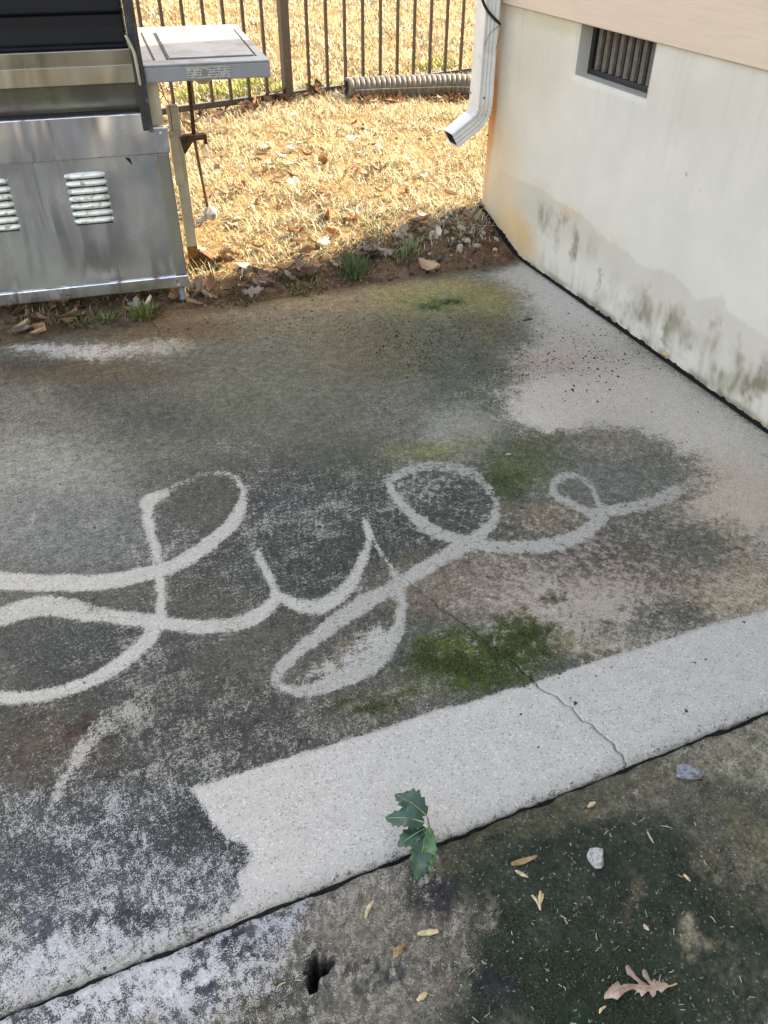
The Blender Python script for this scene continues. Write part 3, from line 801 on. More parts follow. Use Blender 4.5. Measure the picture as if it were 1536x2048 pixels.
# soil packed in the joint
xs = axis([(-2.6, xr, 0.012)])
V = []; F = []
prof = [(-0.02, -0.035), (-0.004, -0.023), (0.006, -0.019), (0.02, -0.028)]
for i, xx in enumerate(xs):
    w = (fbm(np.array([xx * 40]), np.array([2.0]), 29, 3)[0] - 0.5) * 0.016
    for dy, dz in prof: V.append((xx, YJ + 0.001 + dy, dz + w))
F = [(i * 4 + k, (i + 1) * 4 + k, (i + 1) * 4 + k + 1, i * 4 + k + 1) for i in range(len(xs) - 1) for k in range(3)]
jd = obj('joint_soil', np_mesh('joint_soil', np.array(V), np.array(F), True), MAT['jointdirt'])
tag(jd, 'black soil packed in the open joint between the slabs', kind='structure')

# ------------------------------------------------------------------ the house
house = empty('house', (XW, YC, 0), 'cream-sided house with stained stucco foundation wall beside the patio', 'house')
def hobj(name, me, mat, parent=None):
    o = obj(name, me, mat); o.parent = parent or house
    return o
ZS = 1.130 * S                                    # underside of siding
oy0, oy1, oz0 = gx(1290, 190)[1], gx(1147, 150)[1], gx(1215, 172)[2]
ys = np.unique(np.concatenate([axis([(-4.0, 1.0, 0.1), (1.0, oy0, 0.0085)]), axis([(oy0, oy1, 0.0085)]), axis([(oy1, YC, 0.0085)])]))
zs = np.unique(np.concatenate([axis([(-0.10, oz0, 0.0085)]), axis([(oz0, ZS + 0.03, 0.0085)])]))
gyy, gzz = np.meshgrid(ys, zs, indexing='ij')
y, z = gyy.ravel(), gzz.ravel()
bul = (fbm(y * 2.5, z * 2.5, 43, 3) - 0.5) * 0.006
# rounded lip round the vent opening and at the corner
dl = np.maximum(np.maximum(oy0 - y, y - oy1), oz0 - z)
x = XW - bul + 0.008 * (1 - sstep(0, 0.016, dl)) + 0.010 * (1 - sstep(0, 0.02, YC - y))
keep = grid_faces(len(ys), len(zs))
cy = (gyy[:-1, :-1] + gyy[1:, 1:]).ravel() / 2; cz = (gzz[:-1, :-1] + gzz[1:, 1:]).ravel() / 2
keep = keep[~((cy > oy0) & (cy < oy1) & (cz > oz0))]
WV = np.stack([x, y, z], 1)
P = Paint(y, z, gx, (1, 2), alb(196, 193, 188), 0, alb(203, 201, 198), 0.010)
def wc(X, Y): return (900 + X * 0.42, Y * 0.42)
def WB(c, r, col, k=1.0, rot=0, soft=0.7, warp=1.0):
    P.lay(P.m_blob(wc(*c), (r[0] * 0.42, r[1] * 0.42), rot, soft, warp), None, None, alb(*col), k)
WB((330, 300), (260, 340), (194, 188, 177), 0.6)
WB((700, 700), (420, 300), (204, 202, 200), 0.7)
WB((1200, 500), (300, 140), (196, 192, 186), 0.6, 15)
WB((470, 100), (300, 40), (186, 180, 160), 0.7, 14)
low_line = [(240, 820), (310, 838), (440, 900), (600, 1010), (700, 1100), (850, 1190), (920, 1262), (1050, 1300), (1130, 1380), (1180, 1442), (1300, 1402), (1330, 1480), (1400, 1530), (1560, 1650), (1800, 1850), (1800, 2500), (100, 1500), (100, 1000)]
mm = P.m_poly([wc(*q) for q in low_line], 0.006, 1.2)
P.lay(mm, None, None, alb(186, 181, 175), 0.70)
mm = P.m_poly([wc(q[0], q[1] + 55) for q in low_line], 0.03, 1.5); P.lay(mm, None, None, alb(190, 187, 183), 0.5)
# pale bloom near base
WB((560, 1240), (160, 90), (206, 204, 200), 0.6, 35); WB((800, 1440), (180, 70), (206, 205, 203), 0.6, 37); WB((1150, 1700), (260, 60), (204, 202, 198), 0.6, 37)
WB((1400, 1880), (200, 60), (200, 196, 190), 0.6, 37)
# run-down mould streaks
st = [((450, 1030), (34, 60), .45), ((545, 1040), (22, 34), .45), ((600, 1150), (16, 70), .55), ((585, 1215), (10, 34), .5), ((520, 1130), (14, 50), .4), ((655, 1190), (34, 60), .22), ((710, 1385), (7, 85), .75),
      ((750, 1420), (30, 40), .25), ((900, 1440), (34, 80), .55), ((880, 1480), (60, 40), .4), ((945, 1530), (50, 40), .4), ((1025, 1580), (13, 95), .6), ((1060, 1530), (40, 60), .45), ((1170, 1650), (60, 60), .5), ((1090, 1610), (50, 60), .3),
      ((1260, 1620), (28, 90), .4), ((1370, 1720), (24, 90), .45), ((1300, 1820), (90, 50), .55), ((1400, 1830), (90, 60), .55), ((1480, 1800), (70, 70), .55), ((1230, 1770), (60, 50), .35), ((780, 1360), (24, 60), .3), ((980, 1480), (60, 40), .25)]
for c, r, k in st:
    mk = P.m_blob(wc(*c), (r[0] * 0.42, r[1] * 0.42), 4, 0.9, 1.6) * (0.35 + 0.9 * sstep(0.3, 0.7, fbm(y * 50, z * 14, 59, 4)))
    P.lay(mk, None, None, alb(112, 105, 88), min(1, k * 1.15))
sk = fbm(y * 60, z * 5, 47, 3); base_m = sstep(0.16, 0.0, z - 0.02) if False else (1 - sstep(0.0, 0.17, z))
P.lay(base_m * sstep(0.50, 0.75, sk) * 0.32, None, None, alb(120, 115, 100))
P.lay((1 - sstep(0.0, 0.025, z - 0.01)) * sstep(0.35, 0.6, fbm(y * 20, z * 20, 49)), None, None, alb(104, 98, 86), 0.7)
# rust from the spout
mm = P.m_stroke([(1000, 10, 10, .25), (995, 60, 10, .5), (990, 130, 16, .7), (984, 200, 22, .95), (978, 235, 26, 1.0), (974, 280, 24, .95), (970, 330, 20, .55), (966, 390, 20, .35)], 0.012, 0.4)
P.lay(mm, None, None, alb(206, 118, 34), 0.95)
WB((215, 850), (100, 330), (204, 178, 145), 0.62, -5, 0.9); WB((340, 1130), (50, 110), (204, 162, 112), 0.7, -20, 0.8); WB((270, 1060), (60, 80), (208, 178, 138), 0.6)
WB((560, 1010), (70, 20), (204, 180, 150), 0.5, 35); WB((440, 885), (60, 12), (204, 184, 158), 0.5, 35); WB((790, 1130), (40, 18), (208, 186, 168), 0.4, 35)
for c in ((1122, 830), (1194, 912)):
    WB(c, (4, 6), (120, 115, 106), 0.8, 0, 0.5, 0)
# damp mottling, drips below the vent
P.base *= 1.12 * (0.955 + 0.09 * fbm(y * 7, z * 7, 53, 4))[:, None] * np.array([1.015, 0.985, 0.945])
dr = sstep(0.5, 0.75, fbm(y * 45, z * 2.5, 57, 3)) * sstep(0.35, 0.95, z)
P.lay(dr, None, None, alb(182, 178, 170), 0.2)
tint = np.hstack([P.base, np.ones((len(y), 1))])
wall = hobj('foundation_wall', np_mesh('foundation_wall', WV, keep, True, {'tint': tint}), MAT['stucco'])
tag(wall, 'off-white stucco wall with rust streak, damp line and mould runs')
# opening reveals and hidden returns
dep = 0.055
ry = MB()
cst = alb(196, 192, 184)
def strip(path, name):
    V = []; 
    for px_, py_, pz_ in path: V += [(px_ + 0.006, py_, pz_), (px_ + dep * 0.5, py_, pz_), (px_ + dep + 0.02, py_, pz_)]
    n = len(path)
    F = [(i * 3 + k, (i + 1) * 3 + k, (i + 1) * 3 + k + 1, i * 3 + k + 1) for i in range(n - 1) for k in range(2)]
    V = np.array(V); me = np_mesh(name, V, np.array(F), False, {'tint': np.tile(np.append(cst, 1), (len(V), 1)) * np.append((0.9 + 0.2 * fbm(V[:, 1] * 30, V[:, 2] * 30 + V[:, 0] * 30, 3))[:, None] * np.ones((len(V), 3)), np.ones((len(V), 1)), 1)})
    return hobj(name, me, MAT['stucco'])
strip([(XW, oy1, ZS + 0.03), (XW, oy1, oz0), (XW, oy0, oz0), (XW, oy0, ZS + 0.03)], 'vent_reveal')
def wallbox(name, x0, x1, y0, y1, z0, z1, mat, bevel=0):
    o = MB().box(x0, x1, y0, y1, z0, z1).build(name, MAT[mat] if isinstance(mat, str) else mat, None, bevel=bevel)
    o.parent = house; return o
XE, YB = 8.6, -5.0
def plain_tint(o, c):
    me = o.data; at = me.color_attributes.new('tint', 'FLOAT_COLOR', 'POINT')
    at.data.foreach_set('color', np.tile(np.append(c, 1).astype(np.float32), (len(me.vertices), 1)).ravel())
o = wallbox('end_wall', XW + 0.02, XE, YC - 0.15, YC - 0.001, -0.1, ZS + 0.02, 'stucco'); plain_tint(o, alb(203, 201, 198))
o = wallbox('rear_wall', XW + 0.02, XE, YB, YB + 0.15, -0.1, ZS + 0.02, 'stucco'); plain_tint(o, alb(203, 201, 198))
wallbox('frame_wall', XW + 0.03, XE, YB, YC - 0.03, ZS + 0.02, 2.90, 'fascia')
# lap siding boards, drawn as slanting boards with a drip lip
nb = 11; ex = (2.90 - ZS) / nb
for i in range(nb):
    z0 = ZS + i * ex
    prof = [(XW - 0.016, z0 + 0.003), (XW - 0.013, z0), (XW + 0.006, z0), (XW + 0.02, z0 + ex + 0.012), (XW + 0.008, z0 + ex + 0.012)]
    mb = MB().prism(prof, YB, YC + 0.012, lambda p, q, d: (p, d, q))
    o = mb.build('siding_board', MAT['siding'], None); o.parent = house
for i in range(nb):
    z0 = ZS + i * ex
    prof = [(YC + 0.016, z0 + 0.003), (YC + 0.013, z0), (YC - 0.006, z0), (YC - 0.02, z0 + ex + 0.012), (YC - 0.008, z0 + ex + 0.012)]
    mb = MB().prism(prof, XW + 0.002, XE, lambda p, q, d: (d, p, q))
    o = mb.build('siding_board', MAT['siding'], None); o.parent = house
# hip roof with wide far overhang
OVF, OVW = 0.63, 0.40
x0, x1, y0, y1 = XW - OVW, XE + 0.4, YB - 0.4, YC + OVF
rid = 1.6; mx = (x0 + x1) / 2; hw = (x1 - x0) / 2
v = [(x0, y0, 2.84), (x1, y0, 2.84), (x1, y1, 2.84), (x0, y1, 2.84), (x0, y0, 3.0), (x1, y0, 3.0), (x1, y1, 3.0), (x0, y1, 3.0), (mx, y0 + hw, 3.0 + rid), (mx, y1 - hw, 3.0 + rid)]
f = [(0, 3, 2, 1), (0, 1, 5, 4), (1, 2, 6, 5), (2, 3, 7, 6), (3, 0, 4, 7), (4, 5, 8), (5, 6, 9, 8), (6, 7, 9), (7, 4, 8, 9)]
o = MB().add(v, f).build('roof', MAT['roof'], None); o.parent = house
# vent
vx = XW + dep
vent = MB()
t = 0.018
vent.box(vx, vx + 0.02, oy0, oy1, oz0, oz0 + t).box(vx, vx + 0.02, oy0, oy0 + t * 0.6, oz0 + t, ZS + 0.03).box(vx, vx + 0.02, oy1 - t, oy1, oz0 + t, ZS + 0.03)
vo_ = vent.build('foundation_vent', MAT['vent_frame'], None, bevel=0.002); vo_.parent = house
tag(vo_, 'black framed crawl-space vent with upright grey slats')
bk = MB().box(vx + 0.05, vx + 0.055, oy0 - 0.02, oy1 + 0.02, oz0 - 0.02, ZS + 0.05).build('vent_back', MAT['slot'], vo_)
ns = 9
for i in range(ns):
    yy = oy0 + 0.014 + (i + 0.5) * (oy1 - oy0 - 0.034) / ns
    w = 0.0088
    prof = [(-w, 0.006), (-w * 0.6, -0.002), (w * 0.7, 0.004), (w, 0.014), (w * 0.6, 0.012), (-w * 0.5, 0.004)]
    MB().prism(prof, oz0 + t - 0.002, ZS + 0.03, lambda p, q, d, yy=yy: (vx + 0.006 + q, yy - p, d)).build('slat', MAT['vent_slat'], vo_)
# black tar strip at foot of wall: along slab, then climbing with the soil
tar_y = axis([(0.9, YC + 0.005, 0.006)])
V = []; F = []
zt = np.maximum(0.0, np.where(tar_y > 2.90, terrain(np.full(len(tar_y), XW - 0.02), tar_y), 0.0))
zt = np.maximum(zt, np.interp(tar_y, [2.90, 2.93, YC], [0, 0.004, 0.112]))
for i, yy in enumerate(tar_y):
    a1 = fbm(np.array([yy * 45]), np.array([1.0]), 63, 4, 0.6)[0]; a2 = fbm(np.array([yy * 45]), np.array([9.0]), 65, 4, 0.6)[0]
    up_ = float(sstep(2.88, 2.98, np.array(yy)))
    w = 0.002 + 0.011 * a1 ** 1.4 + 0.003 * up_; h = 0.001 + 0.012 * a2 ** 1.8 + 0.004 * up_
    w *= random.uniform(.7, 1.3); h *= random.uniform(.65, 1.35)
    for q in ((0.010, h), (-0.002, h * 0.95), (-w * 0.5, h * 0.6), (-w, 0.0015), (-w - 0.001, -0.03)):
        V.append((XW + q[0] - 0.004, yy, zt[i] + q[1]))
F = [(i * 5 + k, i * 5 + k + 1, (i + 1) * 5 + k + 1, (i + 1) * 5 + k) for i in range(len(tar_y) - 1) for k in range(4)]
o = hobj('tar_strip', np_mesh('tar_strip', np.array(V), np.array(F), False), MAT['tar'])
tag(o, 'ragged black tar strip along the foot of the wall')
for ch in house.children:
    ch.matrix_parent_inverse = Matrix.Translation((-XW, -YC, 0))

# ------------------------------------------------------------------ downspout
Y0 = 3.215
spout = empty('downspout', (XW - 0.045, Y0 + 0.0425, 0), 'white ribbed metal downspout with kicked-out elbow at the house corner', 'downspout')
pa = gy(967, 214, Y0); pb = gy(909, 279, Y0)
xc = XW - 0.034 - 0.0325; zb = pa[2] + 0.0
xo, zo = pb[0], pb[2]
def prof_ring(hp, hy):
    """profile of a ribbed rectangular pipe: list of (p, y) round it; near side is -y"""
    out = []; n = 24
    for k in range(n):                    # near face, p from -hp to hp
        p_ = -hp + 2 * hp * (k + 0.5) / n
        rib = 0.0028 * (0.5 + 0.5 * math.cos((k + 0.5) / n * 2 * math.pi * 4)) if 3 < k < 20 else 0
        out.append((p_, -hy + rib))
    for k in range(8): out.append((hp, -hy + 2 * hy * (k + 0.5) / 8))
    for k in range(8): out.append((hp - 2 * hp * (k + 0.5) / 8, hy))
    for k in range(8): out.append((-hp, hy - 2 * hy * (k + 0.5) / 8))
    return out
def sweep(path, name, mat, hp=0.0325, hy=0.0425, crimp=None, parent=spout, inner=True):
    V = []; n = 48; F = []
    for i, (px_, pz_) in enumerate(path):
        a = np.array(path[max(i - 1, 0)]); b = np.array(path[min(i + 1, len(path) - 1)]); t = (b - a) / (np.linalg.norm(b - a) + 1e-9)
        nrm = np.array([-t[1], t[0]])              # for a pipe running down (t=(0,-1)) this is +x
        s = 1.0 + (crimp[i] if crimp is not None else 0)
        for p_, y_ in prof_ring(hp * s, hy * s):
            V.append((px_ + nrm[0] * p_, Y0 + 0.0425 + y_, pz_ + nrm[1] * p_))
    for i in range(len(path) - 1):
        for k in range(n):
            F.append((i * n + k, (i + 1) * n + k, (i + 1) * n + (k + 1) % n, i * n + (k + 1) % n))
    o = obj(name, np_mesh(name, np.array(V), np.array(F), True), mat, parent)
    m = o.modifiers.new('wall', 'SOLIDIFY'); m.thickness = 0.0022; m.offset = -1
    m2 = o.modifiers.new('split', 'EDGE_SPLIT'); m2.split_angle = math.radians(50)
    o.matrix_parent_inverse = Matrix.Translation(-spout.location)
    return o
sweep([(xc, 2.84), (xc, 2.0), (xc, 1.2), (xc, pa[2] + 0.055)], 'pipe', MAT['spout'])
dirv = np.array([xo - xc, zo - zb]); ang = math.atan2(-dirv[1], -dirv[0])   # downward angle of the outlet to the left
ang_o = math.radians(32)
path = [(xc, pa[2] + 0.075), (xc, pa[2] + 0.02), (xc, pa[2])]
rb = 0.072; cxr = xc - rb
na = 14
for i in range(1, na + 1):
    th = (math.pi / 2 - ang_o) * i / na
    path.append((cxr + rb * math.cos(th), pa[2] - rb * math.sin(th)))
ex_, ez_ = path[-1]
L_ = max(0.03, math.hypot(xo - ex_, zo - ez_))
for q in (0.5, 1.0): path.append((ex_ - math.cos(ang_o) * L_ * q, ez_ - math.sin(ang_o) * L_ * q))
cr = [0.035, 0.035, 0.03] + [0.045 - 0.075 * (i % 2) for i in range(1, na + 1)] + [0.02, 0.02]
elb = sweep(path, 'elbow', MAT['spout'], crimp=cr)
end = path[-1]; k_in = path[-2]
# dark inner tube: shade inside the mouth is put into its colour
lin_path = [(ex_, ez_), ((ex_ + end[0]) / 2, (ez_ + end[1]) / 2), (end[0] + 0.003 * math.cos(ang_o), end[1] + 0.003 * math.sin(ang_o))]
sweep(lin_path, 'mouth_shade_tube', MAT['spout_in'], 0.0295, 0.0385)
def disc(c, nrm, r, h, name, mat, parent, n=10):
    c = np.array(c, float); nrm = np.array(nrm, float); nrm /= np.linalg.norm(nrm)
    o = MB().tube([c, c + nrm * h * 0.6, c + nrm * h], [r, r, r * 0.6], n).build(name, mat, parent, True)
    o.matrix_parent_inverse = Matrix.Translation(-parent.matrix_world.translation if parent.parent is None else Vector((0, 0, 0))) if parent.type == 'EMPTY' else Matrix()
    return o
bpy.context.view_layer.update()
for u, v in ((968, 196), (933 + 42, 270)):
    q = gy(u, v, Y0); disc((q[0], Y0 - 0.0, q[2]), (0, -1, 0), 0.0045, 0.004, 'screw', MAT['screw'], spout)
q = gx(941, 185, xc - 0.0335); disc((xc - 0.0335, min(max(q[1], Y0 + .02), Y0 + .07), q[2]), (-1, 0, 0), 0.004, 0.004, 'screw', MAT['screw'], spout)
# cable and vine tendrils
pts = catmull([gy(958, -60, Y0 - 0.02), gy(963, -10, Y0 - 0.012), gy(972, 16, Y0 - 0.008), gy(986, 34, Y0 - 0.006), gy(998, 46, Y0 - 0.002), gy(1000, 49, Y0 + 0.03)], 6)
o = MB().tube(pts, 0.0055, 8).build('cable', MAT['cable'], None, True)
tag(o, 'black cable crossing the top of the downspout', 'cable')
tw = MB().tube(catmull([gy(999, 45, Y0 - 0.003), gy(1002, 62, Y0 - 0.006), gy(998, 78, Y0 - 0.004), gy(992, 98, Y0 - 0.002)], 5), 0.0014, 5)
tw.tube(catmull([gy(997, 52, Y0 - 0.003), gy(985, 62, Y0 - 0.007), gy(976, 74, Y0 - 0.007), gy(970, 91, Y0 - 0.005)], 5), 0.0013, 5)
o = tw.build('dry_vine', MAT['twig'], None, True)
tag(o, 'thin dry vine tendrils hanging by the downspout below the cable', 'vine')

# ------------------------------------------------------------------ fence
ZR = 0.168
fa, fb = gz(349, 215 + 4, ZR), gz(920, 143.5, ZR)
fd = fb - fa; fl = np.linalg.norm(fd); fe = fd / fl; fnm = np.array([-fe[1], fe[0], 0])
def fpar(u, v): return float((gz(u, v, ZR) - fa) @ fe)
t_post = fpar(581, 191)
n_right = 10
sp_r = (fl - fpar(621.5, 184)) / 9
fence = empty('fence', tuple(fa - np.array([0, 0, ZR])), 'dark bronze metal picket fence across the lawn', 'fence')
def fbox(t0, t1, w, z0, z1, name, bev=0.0015):
    def fr(x, y, z): p = fa + fe * x + fnm * y; return (p[0], p[1], z)
    o = MB().box(t0, t1, -w / 2, w / 2, z0, z1, fr).build(name, MAT['fence'], None, bevel=bev)
    o.parent = fence; o.matrix_parent_inverse = Matrix.Translation(-fence.location); return o
tl, tr = t_post - 2.6, t_post + 2.62
for a, b in ((tl, t_post - 0.027), (t_post + 0.027, tr)):
    fbox(a, b, 0.028, ZR - 0.018, ZR + 0.016, 'bottom_rail'); fbox(a, b, 0.028, 1.18, 1.212, 'top_rail')
for tp in (tl - 0.027, t_post, tr + 0.027):
    p = fa + fe * tp
    fbox(tp - 0.027, tp + 0.027, 0.054, tz(p[0], p[1]) - 0.05, 1.30, 'post', 0.003)
    MBc = MB(); fr = lambda x, y, z: tuple((fa + fe * x + fnm * y)[:2]) + (z,)
    MBc.prism([(tp - 0.031, 1.3005), (tp + 0.031, 1.3005), (tp + 0.012, 1.322), (tp - 0.012, 1.322)], -0.031, 0.031, lambda p_, q_, d_: fr(p_, d_, q_))
    o = MBc.build('post_cap', MAT['fence'], None); o.parent = fence; o.matrix_parent_inverse = Matrix.Translation(-fence.location)
t0 = fpar(621.5, 184)
sp_l = (fpar(537, 195) - 0.0) / 5
for k in range(-2, 16):
    t = t0 + k * sp_r
    if t > t_post + 0.06 and t < tr - 0.02: fbox(t - 0.0085, t + 0.0085, 0.017, ZR + 0.0162, 1.30, 'picket', 0.001)
for k in range(-16, 7):
    t = k * sp_l
    if t < t_post - 0.06 and t > tl + 0.02: fbox(t - 0.0085, t + 0.0085, 0.017, ZR + 0.0162, 1.30, 'picket', 0.001)

# ------------------------------------------------------------------ corrugated drain pipe
def pipe_c(u, v): return gz(u, v, 0.175)
ax = catmull([pipe_c(697, 190), pipe_c(760, 187), pipe_c(830, 184), pipe_c(900, 182), pipe_c(960, 183), pipe_c(1060, 186)], 60)
seg = np.linalg.norm(np.diff(ax, axis=0), axis=1); cum = np.concatenate([[0], np.cumsum(seg)])
pitch = 0.0335; R0 = 0.072
N = int(cum[-1] / (pitch / 8)); n = 28
tt = np.linspace(0, cum[-1], N)
cx = np.stack([np.interp(tt, cum, ax[:, k]) for k in range(3)], 1)
cx[:, 2] = np.array([max(tz(a, b) + R0 * 0.86, 0) for a, b in cx[:, :2]]).mean() * 0.5 + 0.5 * np.convolve(np.pad([tz(a, b) + R0 * 0.86 for a, b in cx[:, :2]], 30, 'edge'), np.ones(61) / 61, 'valid')
T = np.gradient(cx, axis=0); T /= np.linalg.norm(T, axis=1)[:, None]
V = []; 
for i in range(N):
    ph = (tt[i] / pitch) % 1.0
    r = R0 * (1.0 - 0.11 * (1 - sstep(0.0, 0.22, min(ph, 1 - ph) * 1.0)))
    a = np.cross(T[i], [0, 0, 1]); a /= np.linalg.norm(a); b = np.cross(a, T[i])
    for k in range(n):
        th = 2 * math.pi * k / n
        rr = r
        p = cx[i] + rr * (math.cos(th) * a + math.sin(th) * b)
        if i < 14:                                  # torn ragged mouth
            p = p - T[i] * 0.03 * (fbm(np.array([k * 0.6]), np.array([1.0]), 77, 3)[0]) * (1 - i / 14)
        V.append(p)
i, k = np.meshgrid(np.arange(N - 1), np.arange(n), indexing='ij'); i = i.ravel(); k = k.ravel()
F = np.stack([i * n + k, i * n + (k + 1) % n, (i + 1) * n + (k + 1) % n, (i + 1) * n + k], 1)
dp = empty('drain_pipe', tuple(cx[0] * np.array([1, 1, 0])), 'dark corrugated plastic drain pipe with torn open end by the fence', 'drain pipe')
dloc = Matrix.Translation(-Vector(dp.location))
o = obj('corrugated_body', np_mesh('corrugated_body', np.array(V), F, True), MAT['pipe'], dp); o.matrix_parent_inverse = dloc
m = o.modifiers.new('wall', 'SOLIDIFY'); m.thickness = 0.003; m.offset = 0
V = []; n2 = 20
for ii in range(0, 60):
    a = np.cross(T[ii], [0, 0, 1]); a /= np.linalg.norm(a); b = np.cross(a, T[ii])
    for kk in range(n2):
        th = 2 * math.pi * kk / n2; V.append(cx[ii] + T[ii] * 0.012 + R0 * 0.86 * (math.cos(th) * a + math.sin(th) * b))
F = [(i_ * n2 + k_, i_ * n2 + (k_ + 1) % n2, (i_ + 1) * n2 + (k_ + 1) % n2, (i_ + 1) * n2 + k_) for i_ in range(59) for k_ in range(n2)] + [tuple(59 * n2 + k_ for k_ in range(n2))]
mb = MB().add(V, F); o = mb.build('inner_lining', MAT['pipe_in'], dp); o.matrix_parent_inverse = dloc
sm = []
for ii in range(6, N, 6):
    a = np.cross(T[ii], [0, 0, 1]); a /= np.linalg.norm(a)
    s_ = 1 if (a @ np.array([0, -1, 0])) > 0 else -1
    sm.append(cx[ii] + s_ * a * (R0 + 0.0005) + np.array([0, 0, 0.012]))
o = MB().tube(sm, 0.0022, 6).build('mould_seam', MAT['seam'], dp, True); o.matrix_parent_inverse = dloc

# ------------------------------------------------------------------ the grill (seen from behind)
GB = np.array([0.56490508, 3.74797993, 0.0]); GE = np.array([0.99380651, -0.11112432, 0]); GN = np.array([0.11112432, 0.99380651, 0])
def gl(a, b, z): return tuple((GB + GE * a + GN * b + np.array([0, 0, z])) * S)
GRZ = math.atan2(GE[1], GE[0])
gc = (GB + GE * -0.5 + GN * 0.4) * S
grill = empty('gas_grill', (gc[0], gc[1], 0), 'weathered stainless gas grill seen from the back, standing off the slab edge', 'grill')
ginv = Matrix.Translation(-Vector(grill.location))
def gpart(mb, name, mat, parent=None, smooth=False, bevel=0):
    o = mb.build(name, MAT[mat], None, smooth, bevel); o.parent = parent or grill
    if parent is None: o.matrix_parent_inverse = ginv
    return o
def gbox(name, mat, a0, a1, b0, b1, z0, z1, parent=None, bevel=0.003):
    return gpart(MB().box(a0, a1, b0, b1, z0, z1, gl), name, mat, parent, bevel=bevel)
AL = -1.42                                         # left end of the grill
pn = gbox('back_panel', 'steel', AL + 0.055, -0.056, 0.004, 0.012, 0.137, 0.678, bevel=0.001)
for a0, a1 in ((-0.055, 0.0), (AL, AL + 0.054)):
    gbox('corner_post', 'steel_dark', a0, a1, 0.0, 0.05, 0.139, 0.679, bevel=0.004)
gbox('bottom_rail', 'steel_band', AL, 0.004, -0.006, 0.05, 0.08, 0.137, bevel=0.004)
bandm = MB()
bandm.prism([(AL, 0.681), (0.006, 0.681), (0.008, 0.784), (-0.074, 0.786), (-0.076, 0.842), (AL, 0.842)], -0.010, 0.03, lambda p, q, d: gl(p, d, q))
band = gpart(bandm, 'upper_band', 'steel_band', bevel=0.003)
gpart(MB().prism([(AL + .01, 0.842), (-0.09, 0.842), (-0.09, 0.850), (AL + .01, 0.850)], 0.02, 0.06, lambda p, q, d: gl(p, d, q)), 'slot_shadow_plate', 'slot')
def fb(name, mat, b0, z0, b1, z1, th=0.012):
    pr = [(b0, z0), (b0 + th, z0), (b1 + th, z1), (b1, z1)]
    return gpart(MB().prism(pr, AL + 0.02, -0.082, lambda p, q, d: gl(d, p, q)), name, mat, bevel=0.003)
fb('firebox_panel', 'steel_warm', 0.045, 0.847, 0.012, 0.958)
fb('firebox_panel', 'steel_warm', 0.000, 0.953, 0.002, 1.022)
fb('firebox_panel', 'steel_warm', 0.009, 1.016, 0.007, 1.075, 0.03)
# hood: a ridged back rising out of view, then over the top to the front
hood = [(0.055, 1.058), (0.022, 1.068), (0.016, 1.082), (0.024, 1.090), (0.040, 1.096), (0.050, 1.150), (0.054, 1.19), (0.046, 1.196), (0.046, 1.208), (0.056, 1.216), (0.075, 1.30), (0.13, 1.40), (0.24, 1.47), (0.40, 1.48), (0.56, 1.42), (0.68, 1.28), (0.72, 1.10), (0.71, 1.06)]
hood_in = [(0.70, 1.06), (0.55, 1.40), (0.40, 1.46), (0.25, 1.45), (0.10, 1.30), (0.066, 1.10)]
lid = gpart(MB().prism(hood + hood_in, AL + 0.04, -0.098, lambda p, q, d: gl(d, p, q)), 'lid', 'lid', bevel=0.003)
gpart(MB().prism(hood[::1] , -0.0975, -0.092, lambda p, q, d: gl(d, p, q)), 'lid_end', 'black_metal')
# moss crust on a lid ledge
mv = []; 
# side arm and bent strip
gpart(MB().prism([(-0.028, 0.778), (0.012, 0.778), (0.03, 1.45), (-0.03, 1.45)], -0.091, -0.056, lambda p, q, d: gl(d, p, q)), 'side_bracket', 'black_metal', bevel=0.004)
gpart(MB().prism([(-0.034, 0.772), (-0.029, 0.772), (-0.031, 1.44), (-0.036, 1.44)], -0.066, -0.050, lambda p, q, d: gl(d, p, q)), 'bracket_flange', 'black_metal', bevel=0.001)
ps = catmull([np.array(gl(-0.098, -0.034, 1.128)), np.array(gl(-0.090, -0.04, 1.105)), np.array(gl(-0.078, -0.044, 1.07)), np.array(gl(-0.075, -0.044, 1.02)), np.array(gl(-0.073, -0.042, 0.952))], 6)
gpart(MB().tube(ps, 0.0052, 6), 'bent_strip', 'seam', smooth=True)
# khaki panel under the shelf
gbox('inner_side_panel', 'cream', -0.054, -0.002, 0.02, 0.06, 0.786, 0.952)
# louvres
def louver(ac, zc, w=0.168, h=0.0265, out=0.017):
    nu, nv = 14, 6; V = []; F = []
    for i in range(nu + 1):
        s = -1 + 2 * i / nu
        hw = h / 2 * (1 - abs(s) ** 5 * 0.55)
        for j in range(nv + 1):
            q = j / nv
            zz = zc - hw + 2 * hw * q
            d = out * (1 - abs(s) ** 6) * math.sin(math.pi * min(1, 0.12 + 0.88 * (1 - q)) * 0.5) * (1 if q > 0 else 0.0) if False else out * (1 - abs(s) ** 6) * (math.sin(math.pi * q) ** 0.55 if 0 < q < 1 else 0)
            V.append(gl(ac + s * w / 2, 0.0035 - d, zz))
    for i in range(nu):
        for j in range(nv):
            a = i * (nv + 1) + j; F.append((a, a + nv + 1, a + nv + 2, a + 1))
    o = MB().add(V, F).build('louver', MAT['louver'], pn, True)
    return o
for ac in (-0.362, -0.752, -1.14):
    for k in range(7):
        louver(ac, 0.612 - k * 0.0315)
        gpart(MB().box(ac - 0.078, ac + 0.078, 0.0022, 0.0042, 0.612 - k * 0.0315 - 0.0175, 0.612 - k * 0.0315 - 0.0128, gl), 'louver_slot', 'slot', pn)
